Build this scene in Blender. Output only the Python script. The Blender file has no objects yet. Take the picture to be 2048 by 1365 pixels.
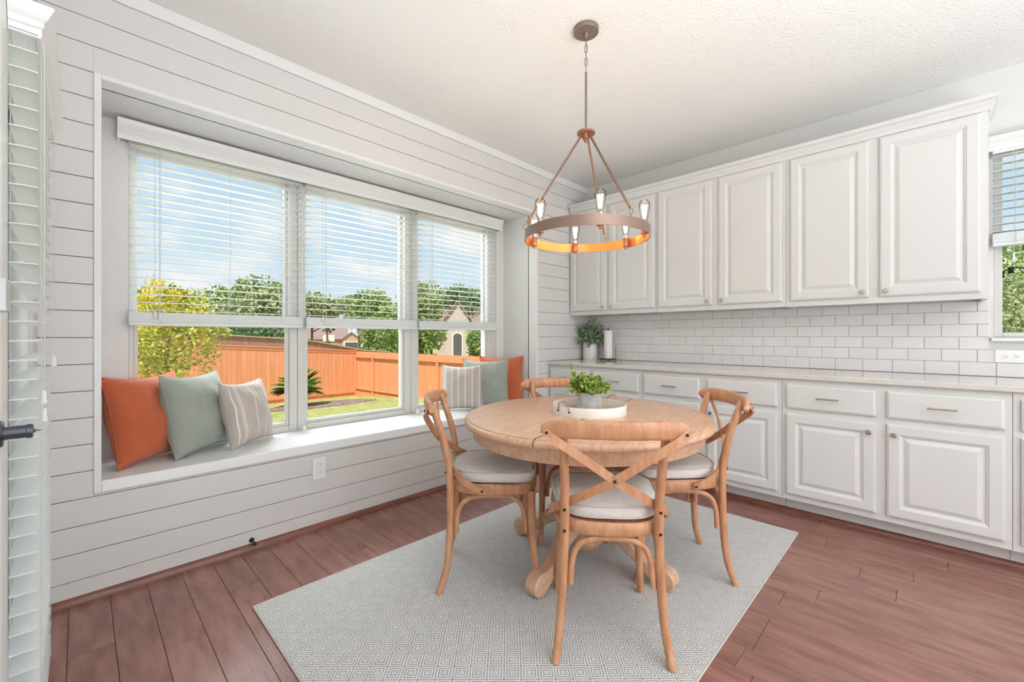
import bpy, bmesh, math, random
from mathutils import Vector, Matrix, noise as mnoise
R = random.Random(7)
pi = math.pi
scene = bpy.context.scene
col = scene.collection

# ------------------------------------------------------------------ camera
CAM_H = 1.159
YAW = math.degrees(0.79247)
cd = bpy.data.cameras.new('camera'); cam = bpy.data.objects.new('camera', cd); col.objects.link(cam)
cd.sensor_width = 36.0; cd.lens = 851.8 / 2048 * 36.0
cd.shift_y = -9.9 / 2048.0
cd.clip_start = 0.01; cd.clip_end = 500
cam.location = (0, 0, CAM_H); cam.rotation_euler = (math.radians(90), 0, -math.radians(YAW))
scene.camera = cam
# ------------------------------------------------------------------ exposure
vs = scene.view_settings
vs.view_transform = 'Standard'; vs.look = 'None'; vs.gamma = 1.0; vs.use_curve_mapping = False
vs.exposure = 0.33
# ------------------------------------------------------------------ world: blue sky with soft clouds
w = bpy.data.worlds.new('sky'); scene.world = w; w.use_nodes = True
nt = w.node_tree; nt.nodes.clear()
def wn(t, **k):
    n = nt.nodes.new(t)
    for a, b in k.items(): setattr(n, a, b)
    return n
tc = wn('ShaderNodeTexCoord'); sp = wn('ShaderNodeSeparateXYZ'); nt.links.new(tc.outputs['Generated'], sp.inputs[0])
rmp = wn('ShaderNodeValToRGB')
rmp.color_ramp.elements[0].position = 0.0; rmp.color_ramp.elements[0].color = (0.72, 0.82, 0.91, 1)
rmp.color_ramp.elements[1].position = 0.75; rmp.color_ramp.elements[1].color = (0.22, 0.45, 0.80, 1)
e = rmp.color_ramp.elements.new(0.3); e.color = (0.50, 0.69, 0.87, 1)
nt.links.new(sp.outputs['Z'], rmp.inputs[0])
mp = wn('ShaderNodeMapping'); mp.inputs['Scale'].default_value = (1, 1, 2.6); mp.inputs['Location'].default_value = (0.45, 0.1, 0.3)
nt.links.new(tc.outputs['Generated'], mp.inputs[0])
nz = wn('ShaderNodeTexNoise'); nz.inputs['Scale'].default_value = 5.5; nz.inputs['Detail'].default_value = 6.0; nz.inputs['Roughness'].default_value = 0.55
nt.links.new(mp.outputs[0], nz.inputs['Vector'])
cr = wn('ShaderNodeValToRGB'); cr.color_ramp.elements[0].position = 0.44; cr.color_ramp.elements[1].position = 0.62
nt.links.new(nz.outputs['Fac'], cr.inputs[0])
mx = wn('ShaderNodeMixRGB'); mx.inputs[2].default_value = (0.90, 0.88, 0.92, 1)
nt.links.new(cr.outputs['Color'], mx.inputs[0]); nt.links.new(rmp.outputs['Color'], mx.inputs[1])
bg = wn('ShaderNodeBackground'); bg.inputs['Strength'].default_value = 0.86
nt.links.new(mx.outputs[0], bg.inputs['Color'])
wo = wn('ShaderNodeOutputWorld'); nt.links.new(bg.outputs[0], wo.inputs[0])
# ------------------------------------------------------------------ sun, and area lights added as fill for the room
def light(name, kind, loc, energy, color, direction=None, size=None, size_y=None):
    d = bpy.data.lights.new(name, kind); o = bpy.data.objects.new(name, d); col.objects.link(o)
    o.location = loc; d.energy = energy; d.color = color
    if direction is not None: o.rotation_euler = Vector(direction).to_track_quat('-Z', 'Y').to_euler()
    if kind == 'AREA':
        d.shape = 'RECTANGLE'; d.size = size; d.size_y = size_y
    return o
sun = light('sun', 'SUN', (0, 0, 20), 4.2, (1.0, 0.95, 0.87), direction=(0.45, 0.34, -0.84)); sun.data.angle = 0.01
light('rear_fill_light', 'AREA', (1.45, -4.3, 1.30), 104, (0.86, 0.945, 1.0), direction=(0, 1, 0.8), size=3.6, size_y=2.2)  # added fill behind the viewpoint; the rear wall has no window
light('ceiling_fill_light', 'AREA', (0.50, -2.0, 0.40), 108, (0.86, 0.945, 1.0), direction=(-0.02, 0.22, 1), size=1.5, size_y=1.2).data.spread = math.radians(125)  # added uplight, out of view, to brighten the ceiling

light('window_fill_light', 'AREA', (1.53, 4.7, 3.3), 235, (0.97, 0.99, 1.0), direction=(0, -0.62, -0.78), size=3.6, size_y=1.6)  # added fill outside the recess, out of view, to brighten bench and recess

# ------------------------------------------------------------------ helpers
def srgb(r, g, b):
    f = lambda c: (c / 255 / 12.92) if c <= 10 else ((c / 255 + 0.055) / 1.055) ** 2.4
    return (f(r), f(g), f(b), 1)
MATS = {}
def mat(name, color, rough=0.5, metal=0.0, spec=0.5, coat=0.0, var=0.0, vscale=8.0, stretch=(1, 1, 1), color2=None,
        bump=0.0, bscale=60.0, emit=None, estr=0.0, obj_rand=0.0, detail=4.0, trans=0.0, sheen=0.0, contrast=(0.35, 0.65)):
    if name in MATS: return MATS[name]
    m = bpy.data.materials.new(name); m.use_nodes = True; MATS[name] = m
    n = m.node_tree.nodes; l = m.node_tree.links
    b = n['Principled BSDF']
    b.inputs['Base Color'].default_value = color; b.inputs['Roughness'].default_value = rough
    b.inputs['Metallic'].default_value = metal; b.inputs['Specular IOR Level'].default_value = spec
    b.inputs['Coat Weight'].default_value = coat
    if sheen: b.inputs['Sheen Weight'].default_value = sheen
    if trans: b.inputs['Transmission Weight'].default_value = trans
    if emit: b.inputs['Emission Color'].default_value = emit; b.inputs['Emission Strength'].default_value = estr
    t = n.new('ShaderNodeTexCoord'); mpp = n.new('ShaderNodeMapping'); mpp.inputs['Scale'].default_value = stretch
    l.new(t.outputs['Object'], mpp.inputs[0])
    vec = mpp.outputs[0]
    if obj_rand:
        oi = n.new('ShaderNodeObjectInfo'); va = n.new('ShaderNodeVectorMath'); va.operation = 'ADD'
        cm = n.new('ShaderNodeVectorMath'); cm.operation = 'SCALE'; cm.inputs[3].default_value = 37.0
        cb = n.new('ShaderNodeCombineXYZ'); l.new(oi.outputs['Random'], cb.inputs[0]); l.new(oi.outputs['Random'], cb.inputs[1])
        l.new(cb.outputs[0], cm.inputs[0]); l.new(vec, va.inputs[0]); l.new(cm.outputs[0], va.inputs[1]); vec = va.outputs[0]
    last = None
    if var or color2:
        c2 = color2 or tuple(max(0, min(1, c * (1 + var))) for c in color[:3]) + (1,)
        c1 = color if color2 else tuple(max(0, c * (1 - var)) for c in color[:3]) + (1,)
        nz_ = n.new('ShaderNodeTexNoise'); nz_.inputs['Scale'].default_value = vscale; nz_.inputs['Detail'].default_value = detail
        l.new(vec, nz_.inputs['Vector'])
        rr = n.new('ShaderNodeValToRGB'); rr.color_ramp.elements[0].position = contrast[0]; rr.color_ramp.elements[1].position = contrast[1]
        rr.color_ramp.elements[0].color = c1; rr.color_ramp.elements[1].color = c2
        l.new(nz_.outputs['Fac'], rr.inputs[0]); last = rr.outputs[0]
    if obj_rand:
        hs = n.new('ShaderNodeHueSaturation'); mr = n.new('ShaderNodeMapRange')
        mr.inputs['To Min'].default_value = 1 - obj_rand; mr.inputs['To Max'].default_value = 1 + obj_rand
        l.new(oi.outputs['Random'], mr.inputs['Value']); l.new(mr.outputs[0], hs.inputs['Value'])
        if last is not None: l.new(last, hs.inputs['Color'])
        else: hs.inputs['Color'].default_value = color
        last = hs.outputs[0]
    if last is not None: l.new(last, b.inputs['Base Color'])
    if bump:
        bn = n.new('ShaderNodeTexNoise'); bn.inputs['Scale'].default_value = bscale; bn.inputs['Detail'].default_value = 3
        l.new(vec, bn.inputs['Vector'])
        bp = n.new('ShaderNodeBump'); bp.inputs['Strength'].default_value = bump; bp.inputs['Distance'].default_value = 0.01
        l.new(bn.outputs['Fac'], bp.inputs['Height']); l.new(bp.outputs[0], b.inputs['Normal'])
    return m

def glass_mat(name, tint=(0.96, 0.985, 0.98, 1), gloss=0.05):
    if name in MATS: return MATS[name]
    m = bpy.data.materials.new(name); m.use_nodes = True; MATS[name] = m
    n = m.node_tree.nodes; l = m.node_tree.links; n.clear()
    o = n.new('ShaderNodeOutputMaterial'); a = n.new('ShaderNodeBsdfTransparent'); a.inputs[0].default_value = tint
    g = n.new('ShaderNodeBsdfGlossy'); g.inputs['Roughness'].default_value = 0.02
    f = n.new('ShaderNodeFresnel'); f.inputs['IOR'].default_value = 1.0 + gloss * 5
    mxs = n.new('ShaderNodeMixShader'); l.new(f.outputs[0], mxs.inputs[0]); l.new(a.outputs[0], mxs.inputs[1]); l.new(g.outputs[0], mxs.inputs[2])
    l.new(mxs.outputs[0], o.inputs[0])
    return m

class MB:
    """collects shapes; build() links them as one mesh object"""
    def __init__(s, nocap=False): s.v = []; s.f = []; s.nocap = nocap
    def add(s, verts, faces, M=None):
        k = len(s.v)
        for p in verts:
            p = Vector(p)
            if M is not None: p = M @ p
            s.v.append(tuple(p))
        for f in faces: s.f.append(tuple(i + k for i in f))
        return s
    def box(s, x0, x1, y0, y1, z0, z1, c=0.0, M=None):
        if x1 < x0: x0, x1 = x1, x0
        if y1 < y0: y0, y1 = y1, y0
        if z1 < z0: z0, z1 = z1, z0
        if c <= 0:
            v = [(x0, y0, z0), (x1, y0, z0), (x1, y1, z0), (x0, y1, z0), (x0, y0, z1), (x1, y0, z1), (x1, y1, z1), (x0, y1, z1)]
            f = [(0, 3, 2, 1), (4, 5, 6, 7), (0, 1, 5, 4), (1, 2, 6, 5), (2, 3, 7, 6), (3, 0, 4, 7)]
            return s.add(v, f, M)
        c = min(c, (x1 - x0) * .45, (y1 - y0) * .45, (z1 - z0) * .45)
        X = (x0, x1); Y = (y0, y1); Z = (z0, z1); v = []; idx = {}
        for i in (0, 1):
            for j in (0, 1):
                for k in (0, 1):
                    sx = c if i == 0 else -c; sy = c if j == 0 else -c; sz = c if k == 0 else -c
                    idx[i, j, k, 0] = len(v); v.append((X[i], Y[j] + sy, Z[k] + sz))
                    idx[i, j, k, 1] = len(v); v.append((X[i] + sx, Y[j], Z[k] + sz))
                    idx[i, j, k, 2] = len(v); v.append((X[i] + sx, Y[j] + sy, Z[k]))
        f = []
        def q(*a): f.append(tuple(a))
        for i in (0, 1):
            a = [idx[i, 0, 0, 0], idx[i, 1, 0, 0], idx[i, 1, 1, 0], idx[i, 0, 1, 0]]; q(*(a if i else a[::-1]))
            a = [idx[0, i, 0, 1], idx[1, i, 0, 1], idx[1, i, 1, 1], idx[0, i, 1, 1]]; q(*(a[::-1] if i else a))
            a = [idx[0, 0, i, 2], idx[1, 0, i, 2], idx[1, 1, i, 2], idx[0, 1, i, 2]]; q(*(a if i else a[::-1]))
        for i in (0, 1):
            for j in (0, 1):
                a = [idx[i, j, 0, 0], idx[i, j, 1, 0], idx[i, j, 1, 1], idx[i, j, 0, 1]]; q(*(a if (i ^ j) else a[::-1]))
                a = [idx[i, 0, j, 0], idx[i, 0, j, 2], idx[i, 1, j, 2], idx[i, 1, j, 0]]; q(*(a if (i ^ j) else a[::-1]))
                a = [idx[0, i, j, 1], idx[1, i, j, 1], idx[1, i, j, 2], idx[0, i, j, 2]]; q(*(a if (i ^ j) else a[::-1]))
                for k in (0, 1):
                    a = [idx[i, j, k, 0], idx[i, j, k, 1], idx[i, j, k, 2]]; q(*(a if not (i ^ j ^ k) else a[::-1]))
        return s.add(v, f, M)
    def lathe(s, prof, seg=24, M=None, axis='z'):
        v = []; f = []; n = len(prof)
        for k in range(seg):
            a = 2 * pi * k / seg
            for r, z in prof: v.append((r * math.cos(a), r * math.sin(a), z))
        for k in range(seg):
            k2 = (k + 1) % seg
            for i in range(n - 1):
                f.append((k * n + i, k2 * n + i, k2 * n + i + 1, k * n + i + 1))
        ring = prof[0] == prof[-1] or s.nocap
        if prof[0][0] > 1e-6 and not ring: f.append(tuple(k * n for k in range(seg))[::-1])
        if prof[-1][0] > 1e-6 and not ring: f.append(tuple(k * n + n - 1 for k in range(seg)))
        return s.add(v, f, M)
    def tube(s, pts, rad, seg=8, closed=False, caps=True, flat=None):
        """sweep of a round (or flat=(w,t) rectangular with hint normals) section along points"""
        P = [Vector(p) for p in pts]; n = len(P)
        rr = rad if isinstance(rad, (list, tuple)) else [rad] * n
        v = []; f = []
        T = []
        for i in range(n):
            if closed: t = P[(i + 1) % n] - P[i - 1]
            else: t = P[min(i + 1, n - 1)] - P[max(i - 1, 0)]
            T.append(t.normalized())
        ref = Vector((0, 0, 1)) if abs(T[0].z) < .9 else Vector((1, 0, 0))
        N = (ref - T[0] * ref.dot(T[0])).normalized()
        for i in range(n):
            N = (N - T[i] * N.dot(T[i])).normalized(); B = T[i].cross(N)
            for k in range(seg):
                a = 2 * pi * k / seg
                v.append(P[i] + rr[i] * (math.cos(a) * N + math.sin(a) * B))
        m = n if closed else n - 1
        for i in range(m):
            j = (i + 1) % n
            for k in range(seg):
                k2 = (k + 1) % seg
                f.append((i * seg + k, i * seg + k2, j * seg + k2, j * seg + k))
        if caps and not closed:
            f.append(tuple(range(seg))[::-1]); f.append(tuple((n - 1) * seg + k for k in range(seg)))
        return s.add(v, f)
    def ribbon(s, pts, normals, w, t):
        """flat strip: width w across, thickness t along the given normals"""
        P = [Vector(p) for p in pts]; n = len(P); v = []; f = []
        for i in range(n):
            T = (P[min(i + 1, n - 1)] - P[max(i - 1, 0)]).normalized()
            N = Vector(normals[i]); N = (N - T * N.dot(T)).normalized(); W = T.cross(N)
            ww = w[i] if isinstance(w, (list, tuple)) else w
            for a, b in ((-.5, -.5), (.5, -.5), (.5, .5), (-.5, .5)):
                v.append(P[i] + W * (a * ww) + N * (b * t))
        for i in range(n - 1):
            for k in range(4):
                k2 = (k + 1) % 4
                f.append((i * 4 + k, i * 4 + k2, i * 4 + 4 + k2, i * 4 + 4 + k))
        f.append((3, 2, 1, 0)); f.append(tuple((n - 1) * 4 + k for k in range(4)))
        return s.add(v, f)
    def prism(s, poly, a, b, axis='y', M=None):
        """extrude a 2-D polygon; axis y: poly=(x,z); x: (y,z); z: (x,y)"""
        n = len(poly)
        def P(p, t): return (p[0], t, p[1]) if axis == 'y' else ((t, p[0], p[1]) if axis == 'x' else (p[0], p[1], t))
        v = [P(p, a) for p in poly] + [P(p, b) for p in poly]
        f = [tuple(range(n)), tuple(range(2 * n - 1, n - 1, -1))] + [(i, i + n, (i + 1) % n + n, (i + 1) % n) for i in range(n)]
        return s.add(v, f, M)
    def panel(s, w, h, prof):
        """nested rectangles in the plane x,z, facing -y; prof=(inset, height) pairs from the back edge to the centre"""
        v = []; f = []
        for (i, d) in prof:
            v += [(-w / 2 + i, -d, i), (w / 2 - i, -d, i), (w / 2 - i, -d, h - i), (-w / 2 + i, -d, h - i)]
        for k in range(len(prof) - 1):
            for j in range(4):
                j2 = (j + 1) % 4
                f.append((k * 4 + j, k * 4 + j2, k * 4 + 4 + j2, k * 4 + 4 + j))
        k = len(prof) - 1
        f.append((k * 4, k * 4 + 1, k * 4 + 2, k * 4 + 3)); f.append((3, 2, 1, 0))
        return s.add(v, f)
    def mesh(s, name, m, smooth=True, angle=35, fix=True):
        me = bpy.data.meshes.new(name)
        me.from_pydata([tuple(p) for p in s.v], [], s.f)
        if fix:
            b = bmesh.new(); b.from_mesh(me); bmesh.ops.recalc_face_normals(b, faces=b.faces); b.to_mesh(me); b.free()
        if smooth:
            for p in me.polygons: p.use_smooth = True
            me.set_sharp_from_angle(angle=math.radians(angle))
        me.materials.append(m)
        return me
    def build(s, name, m, parent=None, loc=None, rot=None, smooth=True, angle=35, fix=True, label=None):
        o = bpy.data.objects.new(name, s.mesh(name, m, smooth, angle, fix)); col.objects.link(o)
        if parent is not None: o.parent = parent
        if loc is not None: o.location = loc
        if rot is not None: o.rotation_euler = rot
        if label: o['label'] = label
        return o

def tag(o, label=None, cat=None, group=None, kind=None):
    if label: o['label'] = label
    if cat: o['category'] = cat
    if group: o['group'] = group
    if kind: o['kind'] = kind
    return o
def thing(name, label, cat, loc=(0, 0, 0), rz=0.0, group=None):
    o = bpy.data.objects.new(name, None); col.objects.link(o); o.empty_display_size = 0.05
    o.location = loc; o.rotation_euler = (0, 0, rz)
    return tag(o, label, cat, group)
def struct(name, mb, m, label, cat='room', smooth=False, **k):
    o = mb.build(name, m, smooth=smooth, **k); return tag(o, label, cat, kind='structure')
def inst(name, me, parent=None, loc=(0, 0, 0), rot=(0, 0, 0), scale=None):
    o = bpy.data.objects.new(name, me); col.objects.link(o); o.parent = parent
    o.location = loc; o.rotation_euler = rot
    if scale: o.scale = scale
    return o
def copy_tree(o, parent=None):
    c = o.copy(); col.objects.link(c); c.parent = parent
    for ch in o.children: copy_tree(ch, c)
    return c
def smoothpath(pts, n=6):
    """Catmull-Rom through points"""
    P = [Vector(p) for p in pts]; out = []
    for i in range(len(P) - 1):
        p0 = P[max(i - 1, 0)]; p1 = P[i]; p2 = P[i + 1]; p3 = P[min(i + 2, len(P) - 1)]
        for k in range(n):
            t = k / n
            out.append(0.5 * ((2 * p1) + (p2 - p0) * t + (2 * p0 - 5 * p1 + 4 * p2 - p3) * t * t + (3 * p1 - p0 - 3 * p2 + p3) * t ** 3))
    out.append(P[-1]); return out

# ------------------------------------------------------------------ materials
WALL = mat('wall_paint', srgb(224, 222, 220), 0.6, bump=0.25, bscale=90)
CEIL = mat('ceiling_paint', srgb(242, 240, 236), 0.7, bump=0.5, bscale=70)
SHIP = mat('shiplap_paint', srgb(219, 215, 213), 0.38)
GAP = mat('shiplap_gap', srgb(176, 172, 168), 0.8)
TRIM = mat('trim_paint', srgb(233, 232, 230), 0.3)
SEATP = mat('seat_paint', srgb(240, 240, 240), 0.16, spec=0.6)
CAB = mat('cabinet_paint', srgb(217, 215, 213), 0.32)
BLIND = mat('blind_slat', srgb(224, 226, 224), 0.35)
VINYL = mat('window_vinyl', srgb(212, 209, 205), 0.35)
GLASS = glass_mat('window_glass', gloss=0.02)
TILE = mat('white_tile', srgb(225, 220, 219), 0.10, spec=0.6, obj_rand=0.02)
GROUT = mat('grout', srgb(205, 201, 198), 0.9)
QUARTZ = mat('quartz', srgb(212, 205, 200), 0.07, spec=0.6, var=0.045, vscale=7, detail=6)
NICKEL = mat('brushed_nickel', srgb(190, 180, 170), 0.30, metal=1.0)
BRONZE = mat('dark_bronze', srgb(142, 126, 114), 0.45, metal=0.5)
COPPER = mat('copper_bronze', srgb(168, 118, 92), 0.4, metal=0.6)
DARK = mat('dark_metal', srgb(52, 48, 46), 0.4, metal=0.8)
PLASTIC = mat('white_plastic', srgb(236, 235, 233), 0.3)
WOODF = mat('floor_wood', srgb(134, 93, 83), 0.22, spec=0.5, color2=srgb(158, 114, 102), vscale=4.0, stretch=(5, 1.0, 1), obj_rand=0.065, bump=0.08, bscale=30, detail=6)
WOODB = mat('floor_joint', srgb(64, 36, 28), 0.6)
WOODQ = mat('quarter_round_wood', srgb(112, 66, 54), 0.3, color2=srgb(134, 84, 70), vscale=9, stretch=(1, 1, 6))
OAK = mat('table_oak', srgb(206, 160, 128), 0.26, color2=srgb(220, 178, 148), vscale=6, stretch=(1.2, 12, 6), detail=8, bump=0.06, bscale=40)
BEECH = mat('chair_wood', srgb(188, 130, 94), 0.36, color2=srgb(206, 154, 116), vscale=9, stretch=(5, 5, 1.2), detail=6)
CANE = mat('woven_cane', srgb(140, 84, 52), 0.7, var=0.4, vscale=160, bump=0.8, bscale=180)
LINEN = mat('cushion_linen', srgb(222, 214, 208), 0.85, var=0.05, vscale=120, bump=0.25, bscale=300, sheen=0.2)
PIPING = mat('cushion_piping', srgb(196, 188, 184), 0.85)
RUST = mat('rust_linen', srgb(196, 98, 58), 0.9, var=0.14, vscale=130, stretch=(1, 1, 3), bump=0.3, bscale=260, sheen=0.3)
SAGE = mat('sage_linen', srgb(160, 166, 156), 0.9, var=0.10, vscale=130, stretch=(1, 1, 3), bump=0.3, bscale=260, sheen=0.3)
WHITEC = mat('white_ceramic', srgb(232, 228, 226), 0.25)
CONC = mat('concrete_pot', srgb(186, 184, 182), 0.8, var=0.14, vscale=22)
TRAYM = mat('tray_paint', srgb(236, 230, 222), 0.4)
PAPER = mat('paper_towel', srgb(240, 238, 236), 0.95, bump=0.3, bscale=120)
LEAF1 = mat('plant_leaf', srgb(70, 118, 44), 0.45, color2=srgb(190, 208, 96), vscale=48, contrast=(.3, .7))
LEAF2 = mat('eucalyptus_leaf', srgb(84, 108, 84), 0.5, color2=srgb(178, 196, 160), vscale=34, contrast=(.3, .7))
BARK = mat('bark', srgb(120, 104, 88), 0.9, var=0.2, vscale=20)

# ================================================================== ROOM SHELL
DW, DC, HC = 2.633, 3.822, 2.740
XL = -0.126          # left wall plane
BY = 3.07            # back of the window recess
OX0, OX1, OZ0, OZ1 = 0.067, 2.990, 0.515, 2.302     # opening of the recess
# ---- floor with planks
fl = struct('floor', MB().box(-0.3, DC, -4.6, DW + .02, -0.05, -0.004), WOODB, 'dark reddish-brown hardwood plank floor', 'floor')
PW = 0.1265
me_cache = {}
def plank_mesh(wd, ln):
    k = (round(wd, 3), round(ln, 3))
    if k not in me_cache:
        me_cache[k] = MB().box(-wd / 2 + .0006, wd / 2 - .0006, -ln / 2 + .0006, ln / 2 - .0006, -0.012, 0, c=0.0014).mesh('plank', WOODF, smooth=False)
    return me_cache[k]
LENS = (0.62, 0.92, 1.22)
i = -1
x = -0.033 - PW
while x < 3.30:
    y = DW
    first = True
    while y > -0.75:
        ln = R.choice(LENS) * (R.choice((.35, .6, .8, 1)) if first else 1)
        ln = round(ln, 2)
        if abs(x - 0.0935) < .02 and first: ln = round(DW - 2.345, 3)
        first = False
        inst('plank', plank_mesh(PW, ln), fl, (x + PW / 2, y - ln / 2, 0)); y -= ln
    x += PW
struct('floor_rear', MB().box(-0.3, DC, -4.6, -1.0, -0.02, -0.001), WOODF, 'hardwood floor behind the viewpoint', 'floor')
# ---- ceiling (overhang past the walls is added, unseen, to keep the sun out)
struct('ceiling', MB().box(-1.6, 5.0, -5.2, 3.45, HC, HC + .12), CEIL, 'off-white textured ceiling', 'ceiling')
# ---- window wall: backing + shiplap boards
ww = MB()
T0 = DW + .012
ww.box(XL - .2, OX0 - .02, T0, T0 + .09, 0, HC); ww.box(OX1 + .02, DC + .2, T0, T0 + .09, 0, HC)
ww.box(OX0 - .02, OX1 + .02, T0, T0 + .09, 0, OZ0 - .045); ww.box(OX0 - .02, OX1 + .02, T0, T0 + .09, OZ1 + .02, HC)
wall_window = struct('wall_window', ww, GAP, 'white horizontal shiplap wall around the window seat', 'wall')
z0 = 0.0993 - 0.117
rows = []
k = 0
while z0 < 2.673 - .01:
    rows.append((max(z0, 0.0), z0 + 0.117)); z0 += 0.117
rows[-1] = (rows[-1][0], 2.676)
def board(xa, xb, za, zb):
    MB().box(xa, xb, DW, T0 + .002, za + .0016, zb - .0016, c=.0012).build('shiplap_board', SHIP, wall_window, smooth=False)
for za, zb in rows:
    if zb <= OZ0 - .05 or za >= OZ1 + .022:
        board(XL, DC, za, zb)
    elif za < OZ0 - .05 < zb:
        board(XL, OX0 - .025, za, zb); board(OX1 + .022, DC, za, zb); board(OX0 - .025, OX1 + .022, za, OZ0 - .052)
    elif za < OZ1 + .022 < zb:
        board(XL, OX0 - .025, za, zb); board(OX1 + .022, DC, za, zb); board(OX0 - .025, OX1 + .022, OZ1 + .022, zb)
    else:
        board(XL, OX0 - .025, za, zb); board(OX1 + .022, DC, za, zb)
# top trim under the ceiling, opening trim, seat nosing, quarter round
struct('trim_1', MB().box(XL, DC, DW - .008, DW + .02, 2.676, HC, c=.003), TRIM, 'flat white trim strip under the ceiling above the shiplap', 'trim')
t = MB()
t.box(OX0 - .025, OX0, DW - .008, DW + .10, OZ0 - .052, OZ1 + .022, c=.002)
t.box(OX1, OX1 + .022, DW - .008, DW + .10, OZ0 - .052, OZ1 + .022, c=.002)
t.box(OX0, OX1, DW - .008, DW + .10, OZ1, OZ1 + .022, c=.002)
struct('trim_2', t, TRIM, 'white casing around the window seat opening', 'trim')
q = [(0, 0)] + [(-.022 * math.cos(a), .028 * math.sin(a)) for a in [k * pi / 12 for k in range(7)]]
struct('baseboard_window', MB().prism([(p[0] + DW, p[1] * 1.15) for p in q], XL, 3.27, axis='x'), WOODQ, 'dark wood quarter-round along the shiplap wall', 'trim', smooth=True)
# ---- recess: sides, ceiling, back wall around the windows
rc = MB()
rc.box(OX0 - .09, OX0, DW + .09, BY + .12, OZ0 - .1, OZ1 + .1)
rc.box(OX1, OX1 + .09, DW + .09, BY + .12, OZ0 - .1, OZ1 + .1)
rc.box(OX0, OX1, DW + .09, BY + .12, OZ1, OZ1 + .1)
WX0, WX1, WZ0, WZ1 = 0.182, 2.892, 0.515, 2.24
rc.box(OX0, WX0, BY, BY + .12, OZ0 - .1, OZ1); rc.box(WX1, OX1, BY, BY + .12, OZ0 - .1, OZ1)
rc.box(WX0, WX1, BY, BY + .12, WZ1, OZ1); rc.box(WX0, WX1, BY, BY + .12, OZ0 - .1, WZ0)
struct('wall_recess', rc, WALL, 'white plaster sides and ceiling of the window recess', 'wall')
s = MB().box(OX0, OX1, DW - .010, BY, OZ0 - .052, OZ0, c=.003)
tag(s.build('window_bench', SEATP, smooth=False), 'glossy white painted window seat under the three windows', 'window seat')
# ---- windows in the recess
GX = [(0.222, 0.972), (1.112, 1.852), (2.010, 2.764)]
FX = [(WX0, 1.040), (1.042, 1.930), (1.932, WX1)]
for n, ((a, b), (fa, fb)) in enumerate(zip(GX, FX)):
    wnd = thing('window_%d' % (n + 1), ['left window of the three above the window seat', 'middle window of the three above the window seat', 'right window of the three above the window seat'][n], 'window', ((fa + fb) / 2, BY, WZ0))
    wnd['kind'] = 'structure'
    cx = (fa + fb) / 2
    f = MB()
    f.box(fa - cx, a - .018 - cx, .010, .11, 0, WZ1 - WZ0, c=.003); f.box(b + .018 - cx, fb - cx, .010, .11, 0, WZ1 - WZ0, c=.003)
    f.box(a - .018 - cx, b + .018 - cx, .010, .11, 0, .040, c=.003); f.box(a - .018 - cx, b + .018 - cx, .010, .11, WZ1 - WZ0 - .04, WZ1 - WZ0, c=.003)
    f.build('frame', VINYL, wnd, smooth=False)
    for (za, zb, yy, nm) in ((.040, .775, .022, 'lower_sash'), (.74, WZ1 - WZ0 - .04, .058, 'upper_sash')):
        sa = MB()
        sa.box(a - .018 - cx, a - cx, yy, yy + .034, za, zb, c=.003); sa.box(b - cx, b + .018 - cx, yy, yy + .034, za, zb, c=.003)
        sa.box(a - cx, b - cx, yy, yy + .034, za, za + .022, c=.003); sa.box(a - cx, b - cx, yy, yy + .034, zb - .035, zb, c=.003)
        so = sa.build(nm, VINYL, wnd, smooth=False)
        MB().box(a - cx, b - cx, yy + .014, yy + .019, za + .02, zb - .033).build('pane', GLASS, so, smooth=False)
    if n == 1:
        MB().box(.10, .16, .012, .024, .046, .054, c=.002).build('sash_lift', VINYL, wnd, smooth=False)
# ---- cabinet wall with tile
RW0, RW1, RZ0, RZ1 = -1.15, -0.262, 1.150, 2.300
rw = MB()
rw.box(DC, DC + .16, RW1, DW + .12, 0, HC); rw.box(DC, DC + .16, -4.6, RW0, 0, HC)
rw.box(DC, DC + .16, RW0, RW1, 0, RZ0); rw.box(DC, DC + .16, RW0, RW1, RZ1, HC)
wall_right = struct('wall_right', rw, WALL, 'off-white plaster wall behind the cabinets', 'wall')
gb = MB().box(DC - .004, DC, -0.245, DW, .90, 1.372); gb.box(DC - .004, DC, -1.3, -0.245, .90, 1.118)
gb.build('grout_bed', GROUT, wall_right, smooth=False)
TH, TW_ = 0.0768, 0.1535
def tile_mesh(a, b):
    k = ('t', round(a, 3), round(b, 3))
    if k not in me_cache:
        w_, h_ = a / 2 - .0009, b / 2 - .0009
        me_cache[k] = MB().box(-.0085, 0, -w_, w_, -h_, h_, c=.0022).mesh('tile', TILE, smooth=False)
    return me_cache[k]
zr = [0.918, 1.0008, 1.0776, 1.1544, 1.2312, 1.308, 1.372]
for r_ in range(6):
    za, zb = zr[r_], zr[r_ + 1]
    ph = -0.118 if r_ % 2 == 0 else -0.118 + TW_ / 2
    ymin = -1.3 if zb < 1.12 else -0.245
    k0 = int((ymin - ph) / TW_) - 1
    y = ph + k0 * TW_
    while y < DW:
        a, b = max(y, ymin), min(y + TW_, DW - .001)
        if b - a > .012:
            inst('tile', tile_mesh(b - a, zb - za), wall_right, (DC - .002, (a + b) / 2, (za + zb) / 2))
        y += TW_
# ---- left wall with the patio door opening, rear wall
DY0, DY1, DZ1 = 0.45, 2.36, 2.06
lw = MB()
lw.box(XL - .10, XL, DY1, DW + .12, 0, HC); lw.box(XL - .10, XL, -4.6, DY0, 0, HC); lw.box(XL - .10, XL, DY0, DY1, DZ1, HC)
struct('wall_left', lw, WALL, 'white wall beside the patio doors', 'wall')
struct('wall_rear', MB().box(-.3, DC + .16, -4.72, -4.6, 0, HC), WALL, 'off-white wall behind the viewpoint', 'wall')

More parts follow.
